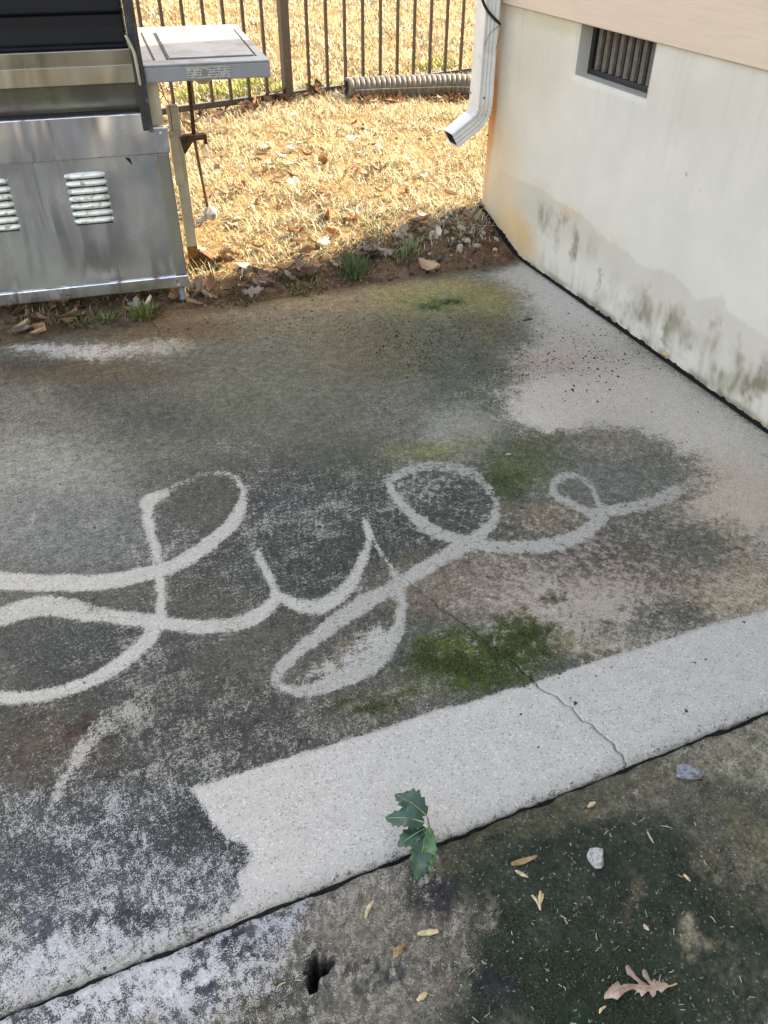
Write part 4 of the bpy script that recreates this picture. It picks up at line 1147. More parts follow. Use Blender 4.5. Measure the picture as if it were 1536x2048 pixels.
# screws
def gdot(a, b, z, r, name='screw', mat='regulator', parent=None, d=(0, -1)):
    nrm = GN * d[1] + GE * d[0]
    c = np.array(gl(a, b, z))
    o = MB().tube([c, c + nrm * r * 0.5, c + nrm * r * 0.8], [r, r * 0.9, r * 0.4], 8).build(name, MAT[mat], None, True)
    o.parent = parent or grill
    if parent is None: o.matrix_parent_inverse = ginv
    return o
gdot(-0.022, -0.010, 0.762, 0.005); gdot(-0.045, -0.006, 0.094, 0.004); gdot(-0.052, -0.006, 0.112, 0.003, mat='slot'); gdot(-0.55, -0.006, 0.1, 0.003, mat='slot')
# torn tape mark at panel top
gpart(MB().prism([(-0.185, 0.672), (-0.165, 0.668), (-0.160, 0.640), (-0.170, 0.652)], 0.0005, 0.0035, lambda p, q, d: gl(p, d, q)), 'black_smear', 'slot')
# side shelf: a tray with rims, a drop-in cover, slots, plate and knob
shelf = MB()
a0, a1, b0, b1, zt_, th = -0.050, 0.462, -0.02, 0.975, 1.018, 0.064
shelf.box(a0, a1, b0, b1, zt_ - 0.008, zt_, gl)
shelf.box(a0, a1, b0, b0 + 0.01, zt_ - th, zt_ - 0.0081, gl).box(a0, a1, b1 - 0.01, b1, zt_ - th, zt_ - 0.0081, gl)
shelf.box(a1 - 0.01, a1, b0 + 0.0101, b1 - 0.0101, zt_ - th, zt_ - 0.0081, gl).box(a0, a0 + 0.01, b0 + 0.0101, b1 - 0.0101, zt_ - th, zt_ - 0.0081, gl)
sh = gpart(shelf, 'side_shelf', 'steel_shelf', bevel=0.003)
def shp(name, mat, pts, z0, z1, bevel=0.0):
    return gpart(MB().prism(pts, z0, z1, lambda p, q, d: gl(p, q, d)), name, mat, sh, bevel=bevel)
shp('burner_cover', 'steel_shelf', [(0.062, 0.085), (0.412, 0.085), (0.420, 0.80), (0.052, 0.79)], zt_ + 0.001, zt_ + 0.006, 0.002)
for (pa_, pb_) in (((-0.014, 0.80), (0.000, 0.085)), ((0.0445, 0.78), (0.054, 0.082)), ((0.428, 0.80), (0.420, 0.082))):
    shp('slot', 'slot', [(pa_[0] - 0.004, pa_[1]), (pb_[0] - 0.004, pb_[1]), (pb_[0] + 0.004, pb_[1]), (pa_[0] + 0.004, pa_[1])], zt_ + 0.0006, zt_ + 0.002)
shp('finger_notch', 'steel_dark', [(0.20 + 0.03 * math.cos(t_) , 0.802 + 0.022 * math.sin(t_)) for t_ in np.linspace(0, 2 * math.pi, 14)[:-1]], zt_ + 0.0064, zt_ + 0.0075)
gpart(MB().prism([(0.115, 0.962), (0.295, 0.962), (0.295, 1.004), (0.115, 1.004)], -0.0235, -0.0215, lambda p, q, d: gl(p, d, q)), 'rating_plate', 'plate', sh)
emb = [(0.190 + 0.014 * math.cos(t_), 0.983 + 0.014 * math.sin(t_)) for t_ in np.linspace(0, 2 * math.pi, 17)[:-1]]
gpart(MB().prism(emb, -0.0245, -0.0236, lambda p, q, d: gl(p, d, q)), 'plate_emblem', 'steel_dark', sh)
gpart(MB().prism([(0.2125, 0.962), (0.2145, 0.962), (0.2145, 1.004), (0.2125, 1.004)], -0.0247, -0.0236, lambda p, q, d: gl(p, d, q)), 'plate_divider', 'seam', sh)
kc = np.array(gl(0.20, 0.25, 0.955)); kn = MB().tube([kc, kc - np.array([0, 0, 0.022]), kc - np.array([0, 0, 0.040]), kc - np.array([0, 0, 0.05])], [0.02, 0.03, 0.028, 0.016], 16)
gpart(kn, 'control_knob', 'cream', sh, True)
# far legs, rusty tank brackets
for aa in (0.030, AL - 0.03):
    lg = gbox('front_leg', 'cream', aa, aa + 0.052, 0.29, 0.33, 0.16, 0.80)
    gpart(MB().prism([(aa + 0.001, 0.05), (aa + 0.051, 0.05), (aa + 0.0515, 0.165), (aa + 0.035, 0.178), (aa + 0.02, 0.166), (aa + 0.001, 0.172)], 0.291, 0.329, lambda p, q, d: gl(p, d, q)), 'leg_foot', 'rustleg', lg)
gdot(0.052, 0.289, 0.56, 0.008, 'bolt_hole', 'slot')
gbox('leg_sleeve', 'cream', 0.022, 0.062, 0.275, 0.289, 0.46, 0.70)
br = MB().prism([(0.068, 0.672), (0.192, 0.674), (0.192, 0.632), (0.178, 0.632), (0.176, 0.652), (0.130, 0.650), (0.086, 0.596), (0.080, 0.60)], 0.285, 0.33, lambda p, q, d: gl(p, d, q))
gpart(br, 'tank_bracket', 'rust', bevel=0.002)
br = MB().prism([(0.083, 0.06), (0.196, 0.072), (0.194, 0.098), (0.184, 0.098), (0.182, 0.086), (0.15, 0.084), (0.090, 0.135), (0.083, 0.13)], 0.285, 0.33, lambda p, q, d: gl(p, d, q))
gpart(br, 'tank_bracket', 'rust', bevel=0.002)
gpart(MB().tube([gl(0.146, 0.31, 0.958), gl(0.142, 0.31, 0.80), gl(0.137, 0.31, 0.675)], 0.0075, 8), 'gas_rod', 'rust', smooth=True)
gpart(MB().tube(catmull([np.array(gl(0.137, 0.31, 0.648)), np.array(gl(0.139, 0.31, 0.60)), np.array(gl(0.147, 0.305, 0.47)), np.array(gl(0.156, 0.30, 0.345))], 5), 0.006, 8), 'gas_hose', 'hose', smooth=True)
rg = np.array(gl(0.165, 0.30, 0.315))
gpart(MB().tube([rg + np.array(GE) * -0.016 * 1 - np.array([0, .018, 0]), rg - np.array([0, .016, 0]), rg - np.array([0, .004, 0]), rg + np.array([0, .012, 0]), rg + np.array([0, .016, 0])], [0.010, 0.024, 0.026, 0.024, 0.012], 14), 'regulator', 'regulator', smooth=True)
gpart(MB().tube([rg + np.array([-0.01, 0, -0.012]), rg + np.array([-0.045, -0.004, -0.024]), rg + np.array([-0.062, -0.004, -0.026])], [0.008, 0.009, 0.013], 10), 'brass_fitting', 'regulator', smooth=True)
gpart(MB().tube(catmull([np.array(gl(0.006, 0.08, 0.95)), np.array(gl(0.02, 0.09, 0.88)), np.array(gl(0.035, 0.1, 0.84)), np.array(gl(0.035, 0.12, 0.74))], 5), 0.0015, 5), 'ignition_wire', 'rust', smooth=True)
# feet
for aa, bb in ((-0.035, 0.03), (AL + 0.04, 0.03), (AL + 0.04, 0.60), (-0.035, 0.60)):
    c = np.array(gl(aa, bb, 0.0)); g0 = min(0.05, tz(c[0], c[1])) - 0.004
    gpart(MB().tube([(c[0], c[1], g0), (c[0], c[1], g0 + 0.012), (c[0], c[1], g0 + 0.018), (c[0], c[1], 0.066)], [0.026, 0.026, 0.016, 0.016], 14), 'foot', 'steel_dark', smooth=True)
gbox('cabinet_floor', 'steel_dark', AL + 0.01, -0.01, 0.055, 0.62, 0.10, 0.112)

# ------------------------------------------------------------------ grass
def blades(px, py, ln, wd, az, lean, col, zoff=0.0):
    n = len(px); z = terrain(px, py) + zoff
    c, s = np.cos(az), np.sin(az)
    dirx, diry = c, s; sx, sy = -s, c
    l1 = ln * 0.5
    h1 = l1 * np.cos(lean * 0.75); r1 = l1 * np.sin(lean * 0.75)
    h2 = h1 + ln * 0.5 * np.cos(np.minimum(lean * 1.25, 1.75)); r2 = r1 + ln * 0.5 * np.sin(np.minimum(lean * 1.25, 1.75))
    h2 = np.maximum(h2, 0.002)
    v = np.zeros((n, 5, 3))
    for k, (w, r, h) in enumerate(((-.5, 0, -0.004), (.5, 0, -0.004), (.5, r1, h1), (-.5, r1, h1), (0, r2, h2))):
        v[:, k, 0] = px + dirx * r + sx * w * wd; v[:, k, 1] = py + diry * r + sy * w * wd; v[:, k, 2] = z + h
    b = np.arange(n) * 5
    q = np.stack([b, b + 1, b + 2, b + 3], 1); t = np.stack([b + 3, b + 2, b + 4], 1)
    cc = np.repeat(col, 5, 0)
    return v.reshape(-1, 3), q, t, cc
def blade_obj(name, P_, label, cat=None, group=None, kind=None, parent=None):
    v, q, t, c = P_
    o = obj(name, np_mesh(name, v, [q, t], False, {'tint': np.clip(c, 0, 0.9)}), MAT['blade'], parent)
    return tag(o, label, cat, group, kind)
STRAW = np.array([alb(196, 178, 142), alb(212, 200, 170), alb(182, 158, 120), alb(224, 216, 194), alb(156, 132, 98), alb(192, 172, 132)])
STRAW = STRAW * np.array([0.98, 1.10, 1.13])
def straw_cols(n, dark=0.0):
    c = STRAW[RNG.integers(0, len(STRAW), n)] * RNG.uniform(0.75, 1.2, (n, 1))
    return c
def in_house(x, y): return (x > XW - 0.01) & (y < YC + 0.01)
# near lawn
N = 120000
px = RNG.uniform(-0.9, 3.6, N); py = RNG.uniform(2.85, 5.9, N)
d = py - edge(px) + (fbm(px * 7, py * 7, 71) - 0.5) * 0.16
den = sstep(0.10, 0.34, d) * (0.22 + 0.78 * sstep(0.36, 0.60, fbm(px * 8, py * 8, 101, 4)))
keep = (RNG.uniform(0, 1, N) < den) & ~in_house(px, py)
px, py = px[keep], py[keep]; n = len(px)
ht = 0.6 + 0.8 * fbm(px * 4, py * 4, 103, 3)
P1 = blades(px, py, RNG.uniform(0.022, 0.085, n) * ht, RNG.uniform(0.0016, 0.0034, n), RNG.uniform(0, 6.283, n), np.clip(RNG.normal(1.15, 0.32, n), 0.1, 1.5), straw_cols(n))
blade_obj('dry_grass', P1, 'short straw-coloured dry grass on the sunlit lawn', None, None, 'stuff')
# beyond the fence
N = 130000
px = RNG.uniform(-2.5, 9.0, N); py = 5.6 + 9.5 * RNG.uniform(0, 1, N) ** 1.35
u_ = fbm(px * 3, py * 3, 107, 3)
keep = (RNG.uniform(0, 1, N) < 0.35 + 0.65 * sstep(0.3, 0.6, u_)) & ~in_house(px, py)
px, py = px[keep], py[keep]; n = len(px)
P2 = blades(px, py, RNG.uniform(0.03, 0.08, n), RNG.uniform(0.004, 0.009, n), RNG.uniform(0, 6.283, n), np.clip(RNG.normal(1.0, 0.35, n), 0.1, 1.5), straw_cols(n))
blade_obj('dry_grass', P2, 'dry straw lawn running on behind the fence', None, None, 'stuff')
# withered stalks in the soil strip, under the grill
N = 5200
px = RNG.uniform(-0.7, 1.75, N); py = RNG.uniform(2.75, 3.4, N); d = py - edge(px)
keep = (RNG.uniform(0, 1, N) < sstep(0.01, 0.06, d) * (1 - sstep(0.22, 0.45, d)) * (0.15 + 0.85 * sstep(0.42, 0.6, fbm(px * 8, py * 8, 109, 3))) * np.where(px > 1.2, 0.25, 1)) & ~in_house(px, py)
px, py = px[keep], py[keep]; n = len(px)
cc = np.array([alb(122, 100, 76), alb(150, 128, 98), alb(96, 78, 58), alb(110, 110, 70)])[RNG.integers(0, 4, n)] * RNG.uniform(0.7, 1.15, (n, 1))
blade_obj('dry_grass', blades(px, py, RNG.uniform(0.02, 0.06, n), RNG.uniform(0.002, 0.004, n), RNG.uniform(0, 6.28, n), RNG.uniform(0.4, 1.5, n), cc), 'withered grey-brown stalks in the shaded soil strip', None, None, 'stuff')
# green tufts, each a plant
def tuft(u, v, rad, n, ln, label, cols=None, lean=0.75, wd=(0.0025, 0.0045), group=None):
    p = on_ground(u, v)
    r = rad * np.sqrt(RNG.uniform(0, 1, n)); a = RNG.uniform(0, 6.283, n)
    x = p[0] + r * np.cos(a); y = p[1] + r * np.sin(a)
    cl = np.array(cols if cols is not None else [alb(88, 112, 52), alb(110, 130, 66), alb(70, 94, 44), alb(140, 140, 84)])
    c = cl[RNG.integers(0, len(cl), n)] * RNG.uniform(0.75, 1.15, (n, 1))
    o = blade_obj('grass_tuft', blades(x, y, RNG.uniform(0.5, 1.1, n) * ln, RNG.uniform(*wd, n), a + RNG.normal(0, 0.6, n), np.clip(RNG.normal(lean, 0.3, n), 0.05, 1.5), c), label, 'grass tuft', group)
    return o
tuft(288, 632, 0.05, 170, 0.055, 'low bright green grass tuft in bare soil below the grill')
tuft(160, 648, 0.04, 60, 0.05, 'sparse green weed sprig in soil near the left edge', lean=1.0)
tuft(215, 640, 0.03, 40, 0.04, 'tiny green sprig between the weed and the bright tuft', lean=1.0)
tuft(706, 545, 0.06, 150, 0.075, 'upright dark green grass tuft at the middle of the soil strip', [alb(74, 104, 66), alb(96, 120, 76), alb(58, 84, 50)], 0.5)
tuft(812, 505, 0.06, 110, 0.07, 'grey-green grass tuft left of the pebbly soil', [alb(122, 132, 96), alb(146, 150, 112), alb(98, 108, 76)], 0.6)
tuft(610, 572, 0.09, 220, 0.035, 'mossy low green patch right of the grill leg', [alb(104, 106, 62), alb(120, 116, 74), alb(86, 92, 50)], 1.1)
tuft(470, 590, 0.10, 200, 0.035, 'mossy olive patch at the grill foot', [alb(104, 102, 62), alb(112, 106, 70), alb(84, 86, 50)], 1.1)
tuft(760, 470, 0.04, 50, 0.06, 'small pale tuft on the shadow line', [alb(150, 150, 90), alb(168, 160, 104)], 0.8)
GR = [alb(140, 156, 60), alb(164, 172, 78), alb(120, 140, 52)]
for u, v, r, n, lb in ((400, 192, 0.16, 260, 'bright green grass patch behind the gas rod'), (484, 186, 0.20, 420, 'bright green grass patch under the shelf corner'), (520, 172, 0.14, 260, 'tall green grass patch just left of the fence post'), (640, 178, 0.12, 150, 'faint green patch just right of the fence post'), (872, 134, 0.16, 220, 'green patch behind the fence above the drain pipe'), (563, 184, 0.07, 110, 'green grass sprout touching the fence post')):
    tuft(u, v, r, n, 0.07, lb, GR, 0.8, (0.004, 0.008))

# ------------------------------------------------------------------ fallen leaves
def leaf_mesh(name, mat, seed, lobes, wid, curl, bend, fold):
    rg_ = random.Random(seed); rows = 9; V = []; F = []
    for i in range(rows + 1):
        t = i / rows
        w = wid * (math.sin(math.pi * min(1, t * 0.97 + 0.015)) ** 0.75) * (1 + lobes * math.sin(t * math.pi * 6.2 + rg_.uniform(-.3, .3)))
        for j in range(5):
            s = (j - 2) / 2
            ww = w * (1 + (0.12 * rg_.uniform(-1, 1) if abs(s) == 1 else 0))
            x = t - 0.5 + (0.08 * lobes * abs(s)); y = s * ww
            z = bend * (2 * t - 1) ** 2 + curl * s * s * (0.5 + t) + fold * abs(s) + rg_.uniform(-.025, .025)
            V.append((x, y, z))
    for i in range(rows):
        for j in range(4):
            a = i * 5 + j; F.append((a, a + 5, a + 6, a + 1))
    V.append((-0.72, 0.01, bend + 0.05)); V.append((-0.72, -0.015, bend + 0.04)); F.append((len(V) - 2, len(V) - 1, 1, 2))
    V = np.array(V); V[:, 2] -= V[:, 2].min()
    me = bpy.data.meshes.new(name); me.from_pydata([tuple(p) for p in V], [], F); me.polygons.foreach_set('use_smooth', np.ones(len(F), bool)); me.materials.append(MAT[mat])
    return me
LEAF = {}
sd = 0
for mname in ('leaf_brown', 'leaf_dark', 'leaf_orange', 'leaf_tan', 'leaf_pale', 'leaf_grey'):
    LEAF[mname] = []
    for lob, wd, cu, be, fo in ((0.45, 0.30, 0.10, 0.10, 0.05), (0.05, 0.22, 0.22, 0.05, -0.03), (0.5, 0.34, -0.12, 0.16, 0.08), (0.1, 0.26, 0.05, 0.22, 0.10)):
        sd += 1; LEAF[mname].append(leaf_mesh('dry_leaf', mname, sd, lob, wd, cu, be, fo))
def leaf_at(x, y, size, mname, label, group, name='dry_leaf', variant=None, lift=0.004, tilt=0.35, rz=None):
    me = LEAF[mname][random.randrange(4) if variant is None else variant]
    o = bpy.data.objects.new(name, me); COL.objects.link(o)
    o.location = (x, y, tz(x, y) + lift); o.scale = (size,) * 3
    o.rotation_euler = (random.gauss(0, tilt), random.gauss(0, tilt), random.uniform(0, 6.28) if rz is None else rz)
    if group: label = LEAFWORD[mname] + ' ' + label
    return tag(o, label, 'leaf', group)
LEAFWORD = {'leaf_brown': 'mid-brown', 'leaf_dark': 'dark brown', 'leaf_orange': 'orange', 'leaf_tan': 'tan', 'leaf_pale': 'pale bleached', 'leaf_grey': 'grey-brown'}
def pick(ws):
    r = random.random() * sum(w for _, w in ws)
    for k, w in ws:
        r -= w
        if r <= 0: return k
    return ws[-1][0]
for _ in range(95):                                  # drift along the fence foot
    t = random.uniform(-0.35, t_post + 0.55); p = fa + fe * t - fnm * abs(random.gauss(0.03, 0.11)) * (1 if random.random() < .85 else -1)
    leaf_at(p[0], p[1], random.uniform(0.05, 0.10), pick([('leaf_brown', 4), ('leaf_dark', 4), ('leaf_tan', 1.5), ('leaf_pale', 0.6)]), 'crisp leaf in the drift along the fence foot', 'leaves drifted along the fence foot', lift=random.uniform(0.004, 0.035), tilt=0.5)
for _ in range(26):                                  # under the pipe
    i = random.randrange(0, int(len(cx) * 0.62)); p = cx[i]
    q = p[:2] + np.array([random.gauss(0, 0.03), -0.075 - abs(random.gauss(0.0, 0.045))])
    leaf_at(q[0], q[1], random.uniform(0.05, 0.095), pick([('leaf_brown', 3), ('leaf_orange', 2.5), ('leaf_tan', 2), ('leaf_pale', 1)]), 'leaf caught in front of the corrugated drain pipe', 'leaves caught against the drain pipe', lift=0.012, tilt=0.45)
cnt = 0
while cnt < 110:                                     # scattered over the lawn in sun
    u, v = random.uniform(400, 960), random.uniform(215, 545)
    p = on_ground(u, v)
    dd = p[1] - float(edge(p[0]))
    if dd < 0.24 or p[0] > XW - 0.05: continue
    leaf_at(p[0], p[1], random.uniform(0.04, 0.075), pick([('leaf_pale', 5), ('leaf_tan', 3.5), ('leaf_brown', 1.8), ('leaf_orange', 1.2)]), 'dry leaf lying loose on the sunlit straw lawn', 'leaves scattered on the sunlit lawn', lift=0.016, tilt=0.25); cnt += 1
cnt = 0
while cnt < 52:                                      # shaded drift at the slab edge
    u = random.uniform(380, 940); vl = np.interp(u, [380, 560, 700, 860, 960], [588, 562, 522, 470, 430]); v = vl + random.gauss(0, 12)
    p = on_ground(u, v)
    if p[0] > XW - 0.05 or p[1] - float(edge(p[0])) < 0.02: continue
    leaf_at(p[0], p[1], random.uniform(0.045, 0.085), pick([('leaf_grey', 4), ('leaf_dark', 3), ('leaf_brown', 1.5), ('leaf_tan', 0.6)]), 'leaf in the shaded litter between lawn and slab', 'leaves in the shaded litter at the slab edge', lift=0.014, tilt=0.4); cnt += 1
cnt = 0
while cnt < 26:
    u, v = random.uniform(0, 390), random.uniform(600, 668)
    p = on_ground(u, v)
    if p[1] - float(edge(p[0])) < 0.015: continue
    leaf_at(p[0], p[1], random.uniform(0.04, 0.08), pick([('leaf_grey', 3), ('leaf_dark', 4), ('leaf_brown', 1.5)]), 'dull leaf on the soil under the grill', 'leaves on the soil under the grill', lift=0.008, tilt=0.3); cnt += 1
# single leaves that stand out
for u, v, s_, mn, var, lb in ((648, 330, 0.085, 'leaf_orange', 0, 'bright orange lobed leaf in the middle of the sunlit lawn'), (655, 440, 0.11, 'leaf_brown', 2, 'large upturned rust-brown leaf low on the lawn'), (730, 512, 0.10, 'leaf_grey', 1, 'long curled grey leaf beside the dark green tuft'),
                              (852, 275, 0.07, 'leaf_tan', 3, 'folded tan leaf on the lawn left of the spout mouth'), (628, 490, 0.075, 'leaf_tan', 1, 'tan leaf standing up just above the shadow line'), (540, 208, 0.15, 'leaf_brown', 0, 'big ragged brown leaf heap piece below the fence rail'), (860, 543, 0.11, 'leaf_tan', 3, 'orange-tan leaf lying at the slab edge below the pebbles'),
                              (80, 672, 0.062, 'leaf_tan', 1, 'pale husk-like leaf on the soil at the far left'), (45, 662, 0.07, 'leaf_tan', 1, 'long pale stalky leaf at the left border'), (350, 606, 0.075, 'leaf_brown', 3, 'brown crumpled leaf beside the grill foot'), (300, 610, 0.045, 'leaf_pale', 1, 'white curled leaf sliver above the bright green tuft'), (972, 428, 0.06, 'leaf_grey', 0, 'grey star-shaped leaf at the foot of the house corner')):
    p = on_ground(u, v); leaf_at(p[0], p[1], s_, mn, lb, None, variant=var, lift=0.012, tilt=0.25)
# fine litter, uncountable
N = 9000
px = RNG.uniform(-0.7, 3.4, N); py = RNG.uniform(2.8, 6.2, N); d = py - edge(px)
near_f = np.abs((np.stack([px, py], 1) - fa[:2]) @ fnm[:2] + 0.05)
keep = (RNG.uniform(0, 1, N) < 0.30 * sstep(0.05, 0.2, d) + 0.9 * (1 - sstep(0.05, 0.25, near_f)) * (px < 3.0)) & ~in_house(px, py) & (d > 0.02)
px, py, d = px[keep], py[keep], d[keep]; n = len(px)
pal = np.array([alb(228, 216, 196), alb(196, 164, 124), alb(150, 112, 80), alb(112, 84, 62), alb(220, 200, 164), alb(186, 136, 90)])
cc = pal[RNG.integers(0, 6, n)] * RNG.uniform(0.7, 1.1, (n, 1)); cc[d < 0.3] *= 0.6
sz = RNG.uniform(0.005, 0.015, n); a = RNG.uniform(0, 6.28, n); z = terrain(px, py) + RNG.uniform(0.006, 0.03, n)
v = np.zeros((n, 4, 3))
for k, (lx, ly) in enumerate(((-1, -.1), (-.1, -.5), (1, .1), (0, .45))):
    v[:, k, 0] = px + sz * (lx * np.cos(a) - ly * np.sin(a)); v[:, k, 1] = py + sz * (lx * np.sin(a) + ly * np.cos(a)); v[:, k, 2] = z + RNG.normal(0, 0.006, n)
b = np.arange(n) * 4
o = obj('leaf_litter', np_mesh('leaf_litter', v.reshape(-1, 3), np.stack([b, b + 1, b + 2, b + 3], 1), False, {'tint': np.repeat(cc, 4, 0)}), MAT['blade'])
tag(o, 'broken leaf bits strewn over lawn and soil', kind='stuff')

# ------------------------------------------------------------------ stones
def stone_mesh(name, mat, seed, sq=(1, .8, .6)):
    bm = bmesh.new(); bmesh.ops.create_icosphere(bm, subdivisions=3, radius=0.5)
    rg_ = random.Random(seed); pl = [(Vector((rg_.gauss(0, 1), rg_.gauss(0, 1), rg_.gauss(0, 1))).normalized(), rg_.uniform(0.24, 0.40)) for _ in range(10)]
    for v_ in bm.verts:
        for nn, dd in pl:
            e_ = v_.co.dot(nn) - dd
            if e_ > 0: v_.co -= nn * e_ * 0.97
        v_.co *= 1 + rg_.uniform(-.035, .035)
        v_.co.x *= sq[0]; v_.co.y *= sq[1]; v_.co.z *= sq[2]
    me = bpy.data.meshes.new(name); bm.to_mesh(me); bm.free(); me.materials.append(MAT[mat]); return me
PEB = [stone_mesh('pebble', mn, k, (1, random.uniform(.65, .95), random.uniform(.5, .8))) for k, mn in enumerate(['pebble_tan', 'pebble_grey', 'pebble_tan', 'pebble_grey', 'pebble_dark', 'pebble_tan'])]
cnt = 0
while cnt < 64:
    u, v = random.gauss(905, 52), random.gauss(462, 26)
    p = on_ground(u, v)
    if p[0] > XW - 0.04 or p[1] - float(edge(p[0])) < 0.05 or not (800 < u < 1010): continue
    o = bpy.data.objects.new('pebble', random.choice(PEB)); COL.objects.link(o); s_ = random.uniform(0.014, 0.040)
    o.scale = (s_,) * 3; o.location = (p[0], p[1], tz(p[0], p[1]) + s_ * 0.12); o.rotation_euler = (random.gauss(0, .3), random.gauss(0, .3), random.uniform(0, 6.28))
    tag(o, 'small pebble in the red-brown soil near the house corner', 'pebble', 'pebbles in the soil by the corner'); cnt += 1
for u, v, s_, k, lb in ((920, 502, 0.055, 0, 'largest tan stone standing in the soil by the corner'), (880, 512, 0.036, 4, 'black pebble in the soil left of the largest tan stone'), (862, 478, 0.042, 1, 'flat grey stone at the left of the pebbly soil'), (868, 532, 0.036, 2, 'tan chip in the soil close to the slab edge'), (893, 440, 0.035, 5, 'rounded tan stone on the upper rim of the pebbly soil')):
    p = on_ground(u, v); o = bpy.data.objects.new('pebble', PEB[k]); COL.objects.link(o); o.scale = (s_ * .8, s_ * .75, s_ * 1.2)
    o.location = (p[0], p[1], tz(p[0], p[1]) + s_ * 0.25); o.rotation_euler = (0.2, 0.3, random.uniform(0, 6)); tag(o, lb, 'pebble')
def slab_stone(u, v, ln, wd, ht, rz, mat, seed, label):
    p = gn(u, v); me = stone_mesh('stone', mat, seed, (1, 1, 1)); o = bpy.data.objects.new('stone', me); COL.objects.link(o)
    zs_ = [q.co.z for q in me.vertices]; o.scale = (ln, wd, ht); o.rotation_euler = (0, 0, rz); o.location = (p[0], p[1], ZN - min(zs_) * ht - 0.001)
    return tag(o, label, 'stone')
slab_stone(1376, 1550, 0.074, 0.030, 0.024, -0.40, 'stone_blue', 5, 'long flat blue-grey stone near the joint at right')
slab_stone(1193, 1719, 0.043, 0.037, 0.026, 0.6, 'stone_white', 9, 'angular whitish stone on the dark green algae')
p = gz(1017, 910); me = stone_mesh('stone', 'stone_white', 3); o = bpy.data.objects.new('stone', me); COL.objects.link(o); o.scale = (0.022, 0.014, 0.01); o.location = (p[0], p[1], 0.003); tag(o, 'tiny white chip on the slab above the lettering', 'stone')
p = gz(1054, 641); me = stone_mesh('stone', 'pebble_dark', 4); o = bpy.data.objects.new('bark_chip', me); COL.objects.link(o); o.scale = (0.045, 0.018, 0.014); o.location = (p[0], p[1], 0.004); o.rotation_euler = (0, 0, -.2); me.materials[0] = MAT['rust']; tag(o, 'dark brown bark chip on the slab near the wall', 'bark chip')
p = gz(966, 541); me = stone_mesh('stone', 'pebble_dark', 14); o = bpy.data.objects.new('bark_chip', me); COL.objects.link(o); o.scale = (0.032, 0.016, 0.014); o.location = (p[0], p[1], 0.005); o.rotation_euler = (0, 0, -.6); tag(o, 'dark chip at the far slab edge by the corner', 'bark chip')

# crumbs of soil on the slab
N = 2600
uu = np.concatenate([RNG.normal(850, 90, 700), RNG.normal(1120, 120, 700), RNG.normal(560, 260, 700), RNG.uniform(0, 1500, 300)])
vv = np.concatenate([RNG.normal(690, 40, 700), RNG.normal(715, 45, 700), RNG.normal(650, 30, 700), RNG.uniform(700, 1500, 300)])
V = []; F = []
tet = np.array([(1, 0, -.3), (-.6, .9, -.3), (-.6, -.9, -.3), (0, 0, .9)])
for u, v in zip(uu, vv):
    p = gz(u, v)
    if p[0] > XW - 0.03 or p[1] > float(edge(p[0])) + 0.02 or p[0] < -0.8: continue
    s_ = abs(random.gauss(0, 0.0013)) + 0.0007; a = random.uniform(0, 6.28); ca, sa = math.cos(a), math.sin(a); b = len(V)
    for q in tet: V.append((p[0] + s_ * (q[0] * ca * 1.5 - q[1] * sa), p[1] + s_ * (q[0] * sa * 1.5 + q[1] * ca), 0.001 + s_ * (q[2] + .3)))
    F += [(b, b + 1, b + 3), (b + 1, b + 2, b + 3), (b + 2, b, b + 3)]
o = obj('soil_crumbs', np_mesh('soil_crumbs', np.array(V), np.array(F)), MAT['crumb']); tag(o, 'dark soil crumbs scattered on the far part of the slab', kind='stuff')

# soil clods and grit on the bare strip
N = 5000
px = RNG.uniform(-0.6, XW - 0.02, N); py = RNG.uniform(2.75, 3.4, N); d = py - edge(px)
kp = (d > 0.0) & (RNG.uniform(0, 1, N) < (1 - sstep(0.15, 0.42, d)) * (0.3 + 0.7 * (px > 0.9)))
px, py = px[kp], py[kp]; n = len(px); pz = terrain(px, py)
V = []; F = []; CC = []
pal = [alb(96, 78, 62), alb(128, 104, 82), alb(64, 52, 42), alb(150, 136, 120), alb(120, 88, 66), alb(84, 76, 70)]
for x_, y_, z_ in zip(px, py, pz):
    s_ = abs(random.gauss(0, 0.0045)) + 0.0018; a = random.uniform(0, 6.28); ca, sa = math.cos(a), math.sin(a); b = len(V); cc_ = random.choice(pal) * random.uniform(.6, 1.1)
    for q in tet: V.append((x_ + s_ * (q[0] * ca * 1.3 - q[1] * sa), y_ + s_ * (q[0] * sa * 1.3 + q[1] * ca), z_ + s_ * q[2] * .9)); CC.append(cc_)
    F += [(b, b + 1, b + 3), (b + 1, b + 2, b + 3), (b + 2, b, b + 3)]
o = obj('soil_grit', np_mesh('soil_grit', np.array(V), np.array(F), False, {'tint': np.array(CC)}), MAT['soil']); tag(o, 'loose clods and grit on the bare soil strip', kind='stuff')
